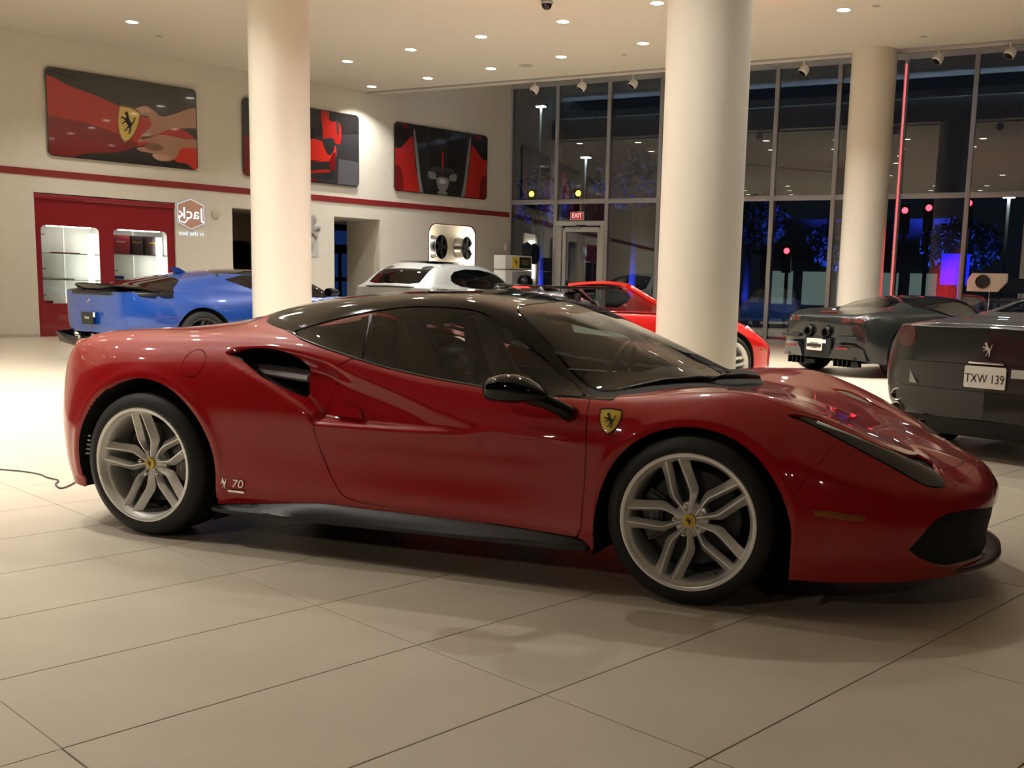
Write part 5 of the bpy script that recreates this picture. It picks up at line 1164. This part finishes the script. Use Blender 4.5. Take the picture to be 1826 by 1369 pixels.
shape(p1, sh, pm('yellow', (.58, .42, .10)), 5, 'printed_shield', smooth=False)
hh = [((x-.5)*.30, (z-.5)*.42) for x, z in HORSE]
shape(p1, [(x*math.cos(a_)-z*math.sin(a_)+.04, x*math.sin(a_)+z*math.cos(a_)-.02) for x, z in hh], M_BLK, 6, 'printed_horse', smooth=False)
p2 = poster(4.66, 'poster of a red car with raised doors, half hidden by the left column')
sc2 = lambda pts: [((x-552)/88*1.18+.31, .815-(y-205)/133*1.63) for x, y in pts]
shape(p2, [(.31, .2), (1.49, .4), (1.49, -.82), (.31, -.82)], pm('dusk', (.035, .033, .036)), 1, smooth=False)
shape(p2, sc2([(598, 290), (640, 292), (640, 345), (596, 345)]), pm('ground', (.09, .085, .10)), 2, smooth=False)
shape(p2, [(-1.6, -.82), (-1.6, -.1), (-.9, .15), (-.2, .25), (.3, -.0), (.3, -.82)], PRD, 2)
shape(p2, sc2([(563, 205), (573, 198), (580, 204), (580, 222), (601, 226), (602, 260), (592, 262), (578, 256), (570, 265), (566, 240)]), PR, 3)
shape(p2, sc2([(540, 262), (566, 262), (582, 266), (592, 268), (593, 285), (586, 294), (570, 298), (540, 300)]), PRB, 3)
shape(p2, sc2([(566, 262), (578, 254), (590, 258), (586, 280), (576, 284)]), M_BLK, 4)
shape(p2, sc2([(540, 300), (575, 298), (590, 290), (590, 320), (575, 330), (540, 330)]), M_BLK, 3)
shape(p2, sc2([(578, 300), (590, 278), (592, 300), (588, 314)]), PRD, 5)
shape(p2, sc2([(540, 318), (575, 312), (578, 316), (540, 322)]), PR, 5)
shape(p2, sc2([(594, 222), (598, 224), (598, 244), (595, 246)]), M_BLK, 5)
p3 = poster(8.66, 'poster of a dark engine bay between two red rear wings')
sc3 = lambda pts: [((x-1070)/620*2.98-1.49, .815-(y-262-(x-1070)*.155)/460*1.63) for x, y in pts]
for sg in (1, -1):
    fl = lambda pts: [(sg*x, z) for x, z in pts]
    shape(p3, fl([(-1.6, .10), (-1.3, .22), (-1.02, .50), (-.93, .45), (-.85, -.2), (-.72, -.9), (-1.6, -.9)]), PR, 2)
    shape(p3, fl([(-1.6, -.35), (-1.35, -.2), (-1.22, -.6), (-1.3, -.9), (-1.6, -.9)]), PRD, 3)
    shape(p3, fl([(-.92, .60), (-.86, .60), (-.70, -.40), (-.60, -.85), (-.70, -.85), (-.80, -.35)]), PGL, 3)
    shape(p3, fl([(-1.25, .70), (-1.1, .72), (-1.12, .85), (-1.26, .85)]), PRD, 3)
    shape(p3, fl([(-.45, -.26), (-.25, -.28), (-.22, -.42), (-.42, -.42)]), PGL, 3)
shape(p3, [(-.03, .25), (.03, .25), (.03, -.30), (-.03, -.30)], PR, 3, smooth=False)
shape(p3, [(-.36, -.16), (-.1, -.12), (.1, -.12), (.36, -.16), (.36, -.28), (.1, -.25), (0, -.34), (-.1, -.25), (-.36, -.28)], PG, 3)
shape(p3, [(-.20, -.42), (0, -.36), (.20, -.42), (.13, -.66), (0, -.72), (-.13, -.66)], PGL, 4)
shape(p3, [(-.10, -.44), (0, -.41), (.10, -.44), (.08, -.52), (-.08, -.52)], pm('white', (.5, .5, .5)), 5)
shape(p3, [(-.13, -.72), (.13, -.72), (.12, -.9), (-.12, -.9)], PGL, 4)
# ------------------------------------------------------------------ reflection of a street sign in the shop glass, built as a glowing wall piece
sg_ = empty('sign_reflection', 'faint reflection of a hexagonal sign with mirrored lettering, modelled on the wall beside the red cabinet', 'sign', M=FL(3.46, .03, 2.50))
hx = [(0, .32), (.285, .205), (.285, -.165), (0, -.29), (-.285, -.165), (-.285, .205)]
prism('reflected_panel', hx, .012, mat('reflection_salmon', (.52, .30, .22), .5), sg_)
n = 6; V = [(x*1.04, -.001, z*1.04) for x, z in hx]+[(x*.97, -.001, z*.97) for x, z in hx]
M_GLOW = emat('reflection_glow', (.78, .90, 1.0), 1.6)
pydata('reflected_outline', V, [(i, (i+1) % n, n+(i+1) % n, n+i) for i in range(n)], emat('reflected_outline', (.8, .8, .85), .75), sg_)
text('reflected_lettering', 'Jack', .33, M_GLOW, sg_, Matrix.Translation((0, -.004, .02)), ext=.001, sx=1.05, mirror=True)
tube('reflected_swash', [(-.27, -.004, -.02), (-.25, -.004, -.14), (-.14, -.004, -.17), (-.05, -.004, -.06)], .012, M_GLOW, sg_, 6)
text('reflected_lettering', 'in the box', .135, emat('reflection_glow_soft', (.70, .82, .9), 1.3), sg_, Matrix.Translation((0, -.004, -.385)), ext=.001, mirror=True)
# chrome horse, paper notice, switch box
hr = horse('wall_horse', .78, mat('satin_chrome', (.55, .53, .52), .3, .5), None, FL(6.30, .06, 2.30), .05, True); tag(hr, 'chrome prancing horse on the wall, peeking out from behind the left column', 'emblem')
tag(box('wall_notice', (0, 0, 0), (.26, .01, .34), mat('notice_paper', (.46, .45, .42), .7), M=FL(6.42, .006, 1.92)), 'pale paper notice on the wall under the chrome horse', 'notice')
tag(box('alarm_box', (0, 0, 0), (.10, .06, .16), M_WHITE, None, .01, M=FL(12.38, .03, 2.22)), 'small white box at the end of the left wall', 'box')
tag(lathe('wall_sensor', [(0, -.06), (.05, -.055), (.09, -.03), (.10, 0)], mat('knob_beige', (.5, .44, .34), .5), None, 24, 'y', FL(4.02, 0, 2.55)), 'round beige fitting on the wall right of the hexagon sign reflection', 'fitting')
# ------------------------------------------------------------------ wheel niche
nc = st_(empty('niche_shell', None, None, M=FL(10.54, 0, 1.98))); nc['kind'] = 'structure'
no = rrect(1.50, 1.44, .22, 8); n = len(no)
pydata('niche_back', [(x, .29, z) for x, z in no], [tuple(range(n))], mat('niche_cream', (.78, .70, .55), .6), nc)
pydata('niche_side', [(x, .0, z) for x, z in no]+[(x, .29, z) for x, z in no], [(i, (i+1) % n, n+(i+1) % n, n+i) for i in range(n)], M_CWH, nc)
V = [(x, -.004, z) for x, z in no]+[(x*1.035, -.004, z*1.03) for x, z in no]
pydata('niche_rim', V, [(i, (i+1) % n, n+(i+1) % n, n+i) for i in range(n)], M_TRIMR, nc)
flat_with_holes('niche_plate', -.77, .77, -.73, .735, [no], M_WALL, nc, Matrix.Translation((0, .001, 0)), (80, 80), .01)
for sx_ in (-1, 1): box('light_bar', (sx_*.70, .15, 0), (.03, .2, 1.1), emat('niche_light', (1, .92, .78), 16.0), nc)
def show_rim(M, m, label):
    t = empty('showroom_wheel', label, 'wheel', M=M, group='rims shown in the lit wall niche')
    lathe('rim_barrel', [(.30, 0), (.305, -.01), (.28, .0), (.27, .05), (.27, .22), (.29, .24)], m, t, 48, 'y')
    lathe('rim_hub', [(0, .02), (.06, .02), (.08, .05)], m, t, 32, 'y')
    for i in range(5):
        a = 2*math.pi*i/5+.3; R = Matrix.Rotation(a, 4, 'Y')
        prism('rim_spoke', [(-.05, .06), (.05, .06), (.045, .20), (.075, .285), (-.075, .285), (-.045, .20)], .03, m, t, R @ Matrix.Translation((0, .01, 0)))
    lathe('rim_backing', [(0, .12), (.27, .12)], M_BLK, t, 40, 'y')
show_rim(FL(10.15, .02, 2.14) @ Matrix.Rotation(.35, 4, 'Z'), mat('rim_black', (.012, .012, .013), .25, .5, coat=.5), 'black alloy rim at left in the lit wall niche')
show_rim(FL(10.98, .04, 2.14) @ Matrix.Rotation(.35, 4, 'Z'), mat('rim_silver', (.30, .27, .24), .25, .85), 'silver grey alloy rim at right in the lit wall niche')
# ------------------------------------------------------------------ kiosk by the corner
ki = empty('display_kiosk', 'white kiosk with yellow and black sign at the window corner', 'kiosk', M=FL(11.75, 1.0, 0))
box('kiosk_case', (0, 0, .80), (.95, .45, 1.60), mat('kiosk_white', (.55, .55, .53), .5), ki, .02); box('kiosk_head', (0, 0, 1.80), (.95, .45, .36), mat('kiosk_white', (.55, .55, .53), .5), ki, .02)
y_ = box('kiosk_emblem', (-.12, -.23, 1.80), (.24, .02, .28), M_YEL, ki); horse('horse_emblem', .17, M_BLK, y_, Matrix.Translation((-.12, -.243, 1.80)), .002)
box('kiosk_panel', (.21, -.23, 1.80), (.40, .02, .28), M_BLK, ki); text('kiosk_lettering', 'OFFICIAL\nSERVICE', .075, mat('letter_olive', (.28, .26, .10), .5), ki, Matrix.Translation((.21, -.243, 1.80)), ext=.0006, sx=.9)
box('kiosk_opening', (.10, -.22, 1.32), (.66, .02, .5), mat('kiosk_recess', (.30, .30, .29), .6), ki)
lathe('model_helmet', [(0, .22), (.12, .20), (.20, .10), (.22, 0), (.20, -.10), (.10, -.14)], M_BLKG, ki, 24, 'z', Matrix.Translation((.15, -.30, 1.28)))
# ------------------------------------------------------------------ white board with a steering-wheel-like rim on a stand, far right
bd = empty('display_board', 'white slanted board with a dark spoked rim on a thin stand', 'display', M=frame((3.84, 17.35, 0), (.94, -.34, 0), (.34, .94, 0)))
bd.scale = (.66, .66, 1.01)
prism('board', [(-.55, 1.33), (.36, 1.33), (.62, 1.52), (.62, 1.68), (-.42, 1.68), (-.55, 1.55)], .05, mat('board_white', (.66, .66, .56), .5), bd, bev=.01)
tr = tube('board_rim', [(-.08+.19*math.cos(a), -.05, 1.52+.11*math.sin(a)) for a in np.linspace(0, 2*math.pi, 33)], .022, M_BLK, bd, 10)
lathe('rim_disc', [(0, 0), (.18, .01)], mat('rim_dark', (.03, .03, .028), .4), tr, 32, 'y', Matrix.Translation((-.08, -.04, 1.52)) @ Matrix.Scale(.6, 4, (0, 0, 1)))
for i in range(10): a = 2*math.pi*i/10; tube('rim_spoke', [(-.08+.03*math.cos(a), -.06, 1.52+.018*math.sin(a)), (-.08+.18*math.cos(a), -.055, 1.52+.105*math.sin(a))], .008, M_ALLOYD, tr, 6)
tube('stand_pole', [(.12, .03, 0), (.12, .03, 1.34)], .014, M_CHROME, bd); lathe('stand_foot', [(0, .0), (.18, 0), (.18, .015), (0, .02)], M_CHROME, bd, 24, 'z', Matrix.Translation((.12, .03, 0)))
# ------------------------------------------------------------------ charging cable on the floor
cpts = spline2([(-2.254, -0.048, .006), (-2.007, -0.016, .006), (-1.837, -0.002, .006), (-1.675, -0.024, .006), (-1.545, -0.083, .006), (-1.422, -0.121, .006), (-1.340, -0.220, .006), (-1.224, -0.294, .006), (-1.238, -0.224, .006), (-1.308, -0.080, .006), (-1.375, 0.142, .006)], 6, False)
tag(tube('charging_cable', [tuple(p) for p in cpts], .0045, mat('cable_grey', (.05, .045, .04), .6), None, 8), 'thin dark cable lying on the floor behind the red coupe', 'cable')
# ------------------------------------------------------------------ the street at night beyond the glass
M_ASPH = mat('asphalt', (.030, .030, .032), .8, noise=.2, nscale=3)
st_(pydata('street', [tuple(WW(-30, -.35, -.06)), tuple(WW(60, -.35, -.06)), tuple(WW(60, -90, -.06)), tuple(WW(-30, -90, -.06))], [(0, 1, 2, 3)], M_ASPH))
rng = random.Random(3)
def tree(s, n, h, r, lb, blue):
    t = empty('street_tree', lb, 'tree', tuple(WW(s, -n, -.06)), group='trees along the street')
    tube('trunk', [(0, 0, 0), (.08, .05, h*.35), (0, .1, h*.7)], .16, mat('bark', (.05, .04, .03), .9), t, 8, taper=[.2, .15, .08])
    V = []; F = []
    for k in range(900):
        a, b = rng.uniform(0, 6.28), rng.uniform(-1, 1); q = r*rng.uniform(.55, 1); cc = math.sqrt(1-b*b)
        c = Vector((q*cc*math.cos(a), q*cc*math.sin(a), h*.72+q*.7*b)); d = Vector((rng.gauss(0, 1), rng.gauss(0, 1), rng.gauss(0, 1))).normalized(); e = d.orthogonal().normalized()
        i = len(V); V += [c+d*.2, c+e*.07, c-d*.2, c-e*.07]; F.append((i, i+1, i+2, i+3))
    f = pydata('foliage', V, F, mat('leaf_night', (.06, .10, .05), .7), t); f['kind'] = 'stuff'
    if blue:
        ld = bpy.data.lights.new('tree_uplight', 'SPOT'); ld.energy = blue; ld.color = (.03, .06, 1.0); ld.spot_size = 1.6; ld.shadow_soft_size = .15
        lo = link(bpy.data.objects.new('tree_uplight', ld)); lo.location = Vector(tuple(WW(s, -n+1.2, .15))); lo.rotation_euler = (math.radians(170), 0, 0)
        lo.rotation_euler = (Vector(tuple(WW(s, -n, h*.8)))-lo.location).to_track_quat('-Z', 'Y').to_euler()
for s, n, h, r, bl, lb in ((3.7, 20.5, 4.6, 1.6, 3600, 'blue-lit tree outside just left of the window column'), (8.4, 20.5, 4.6, 1.6, 6000, 'blue-lit tree outside right of the red-lit mullion'), (-.6, 20.5, 6.0, 1.8, 900, 'dim tree outside behind the thick column'), (-6.2, 20.5, 8.6, 2.0, 3500, 'blue-lit tree outside the third window bay'), (-11.2, 20.5, 7.6, 1.8, 3500, 'blue-lit tree outside the window corner')):
    tree(s, n, h, r, lb, bl)
def signal(s, n, zs_, lb, amber=False):
    t = empty('traffic_light', lb, 'traffic light', tuple(WW(s, -n, -.06)), group='traffic lights on the street')
    tube('signal_pole', [(0, 0, 0), (0, 0, max(zs_)+.5)], .07, mat('pole_grey', (.10, .10, .10), .6), t, 10)
    for z in zs_:
        hd = box('signal_head', (0, -.15, z), (.34, .22, 1.0), M_BLK, t, .03)
        lathe('signal_lamp', [(0, -.29), (.10, -.27), (.11, -.25)], emat('signal_amber', (1, .75, .02), 26.0) if amber else emat('signal_red', (1, .012, .02), 30.0), hd, 20, 'y', Matrix.Translation((0, 0, z+.30)))
signal(7.49, 14, (3.91,), 'red traffic light outside, nearest right of the red-lit mullion'); signal(8.29, 14, (3.99,), 'red traffic light outside, second right of the red-lit mullion'); signal(9.59, 14, (4.13,), 'red traffic light outside at far right by the last mullion')
signal(3.33, 14, (2.49,), 'red traffic light outside between thick column and window column')
signal(-7.7, 14, (4.73,), 'amber traffic light outside the first window bay', amber=True); signal(-5.49, 14, (4.72,), 'amber traffic light outside above the glazed door', amber=True)
for s, n, z, lb in ((-7.44, 14, 8.57, 'high white street lamp outside the first window bay'), (10.85, 14, 4.63, 'white street lamp outside near the right column'), (-5.28, 14, 6.46, 'white lamp outside the second window bay, standing in for a reflected light'), (4.85, 18.5, 2.2, 'low white lamp outside the middle bays')):  # second-bay lamp stands in for a light mirrored in the glass
    t = empty('street_lamp', lb, 'street lamp', tuple(WW(s, -n, -.06)), group='street lamps outside')
    tube('lamp_pole', [(0, 0, 0), (0, 0, z)], .05, mat('pole_grey', (.10, .10, .10), .6), t, 8); box('lamp_head', (0, 0, z+.05), (.5, .25, .1), mat('pole_grey', (.10, .10, .10), .6), t, .02); box('lamp_glow', (0, -.02, z-.01), (.36, .2, .04), emat('street_white', (.85, .95, 1.0), 60.0), t)
# low white building and a picket fence across the street
b = empty('street_building', 'dim pale building across the street', 'building', M=FWW(2.5, -28, -.06))
box('facade', (0, 0, 2.4), (9, 3, 4.8), mat('facade_grey', (.20, .21, .20), .8), b); box('canopy', (0, -1.8, 3.2), (9.4, 1.0, .2), mat('facade_dark', (.05, .05, .05), .7), b)
for i in range(5): box('shop_window', (-3.4+1.7*i, -1.52, 1.5), (1.2, .04, 1.6), emat('shop_glow', (.5, .65, .6), .25), b)
fe = empty('picket_fence', 'white picket fence across the street', 'fence', M=FWW(7.2, -17, -.06))
for i in range(26): box('picket', (-2.6+.3*i, 0, .55), (.12, .04, 1.1), mat('picket_white', (.30, .32, .36), .8), fe)
box('fence_rail', (1.1, .03, .75), (7.8, .03, .08), mat('picket_white', (.30, .32, .36), .8), fe)
bl = empty('blue_kiosk', 'glowing blue sign box across the street', 'sign', M=FWW(9.05, -15.5, -.06))
box('sign_case', (0, 0, 2.25), (.95, .3, 1.1), emat('blue_sign', (.01, .02, 1.0), 1.6), bl, .05); box('sign_post', (0, .1, .8), (.2, .2, 1.6), M_BLK, bl)
# street lamps on the photographer's side of the building
for x, y, lb, en in ((9.5, -14, 'tall street lamp on the photographer side, right', 90), (-3.5, -15, 'tall street lamp on the photographer side, left', 300)):
    t = empty('street_lamp', lb, 'street lamp', (x, y, -.06), group='street lamps outside')
    tube('lamp_pole', [(0, 0, 0), (0, 0, 7)], .07, mat('pole_grey', (.10, .10, .10), .6), t, 8); box('lamp_head', (0, .3, 7.05), (.3, .8, .1), mat('pole_grey', (.10, .10, .10), .6), t, .02)
    ld = bpy.data.lights.new('street_lamp_light', 'AREA'); ld.shape = 'RECTANGLE'; ld.size = .25; ld.size_y = .6; ld.energy = en; ld.color = (1, .82, .62)
    lo = link(bpy.data.objects.new('street_lamp_light', ld)); lo.location = (x, y+.3, 6.92); lo.rotation_euler = (math.radians(35), 0, 0)
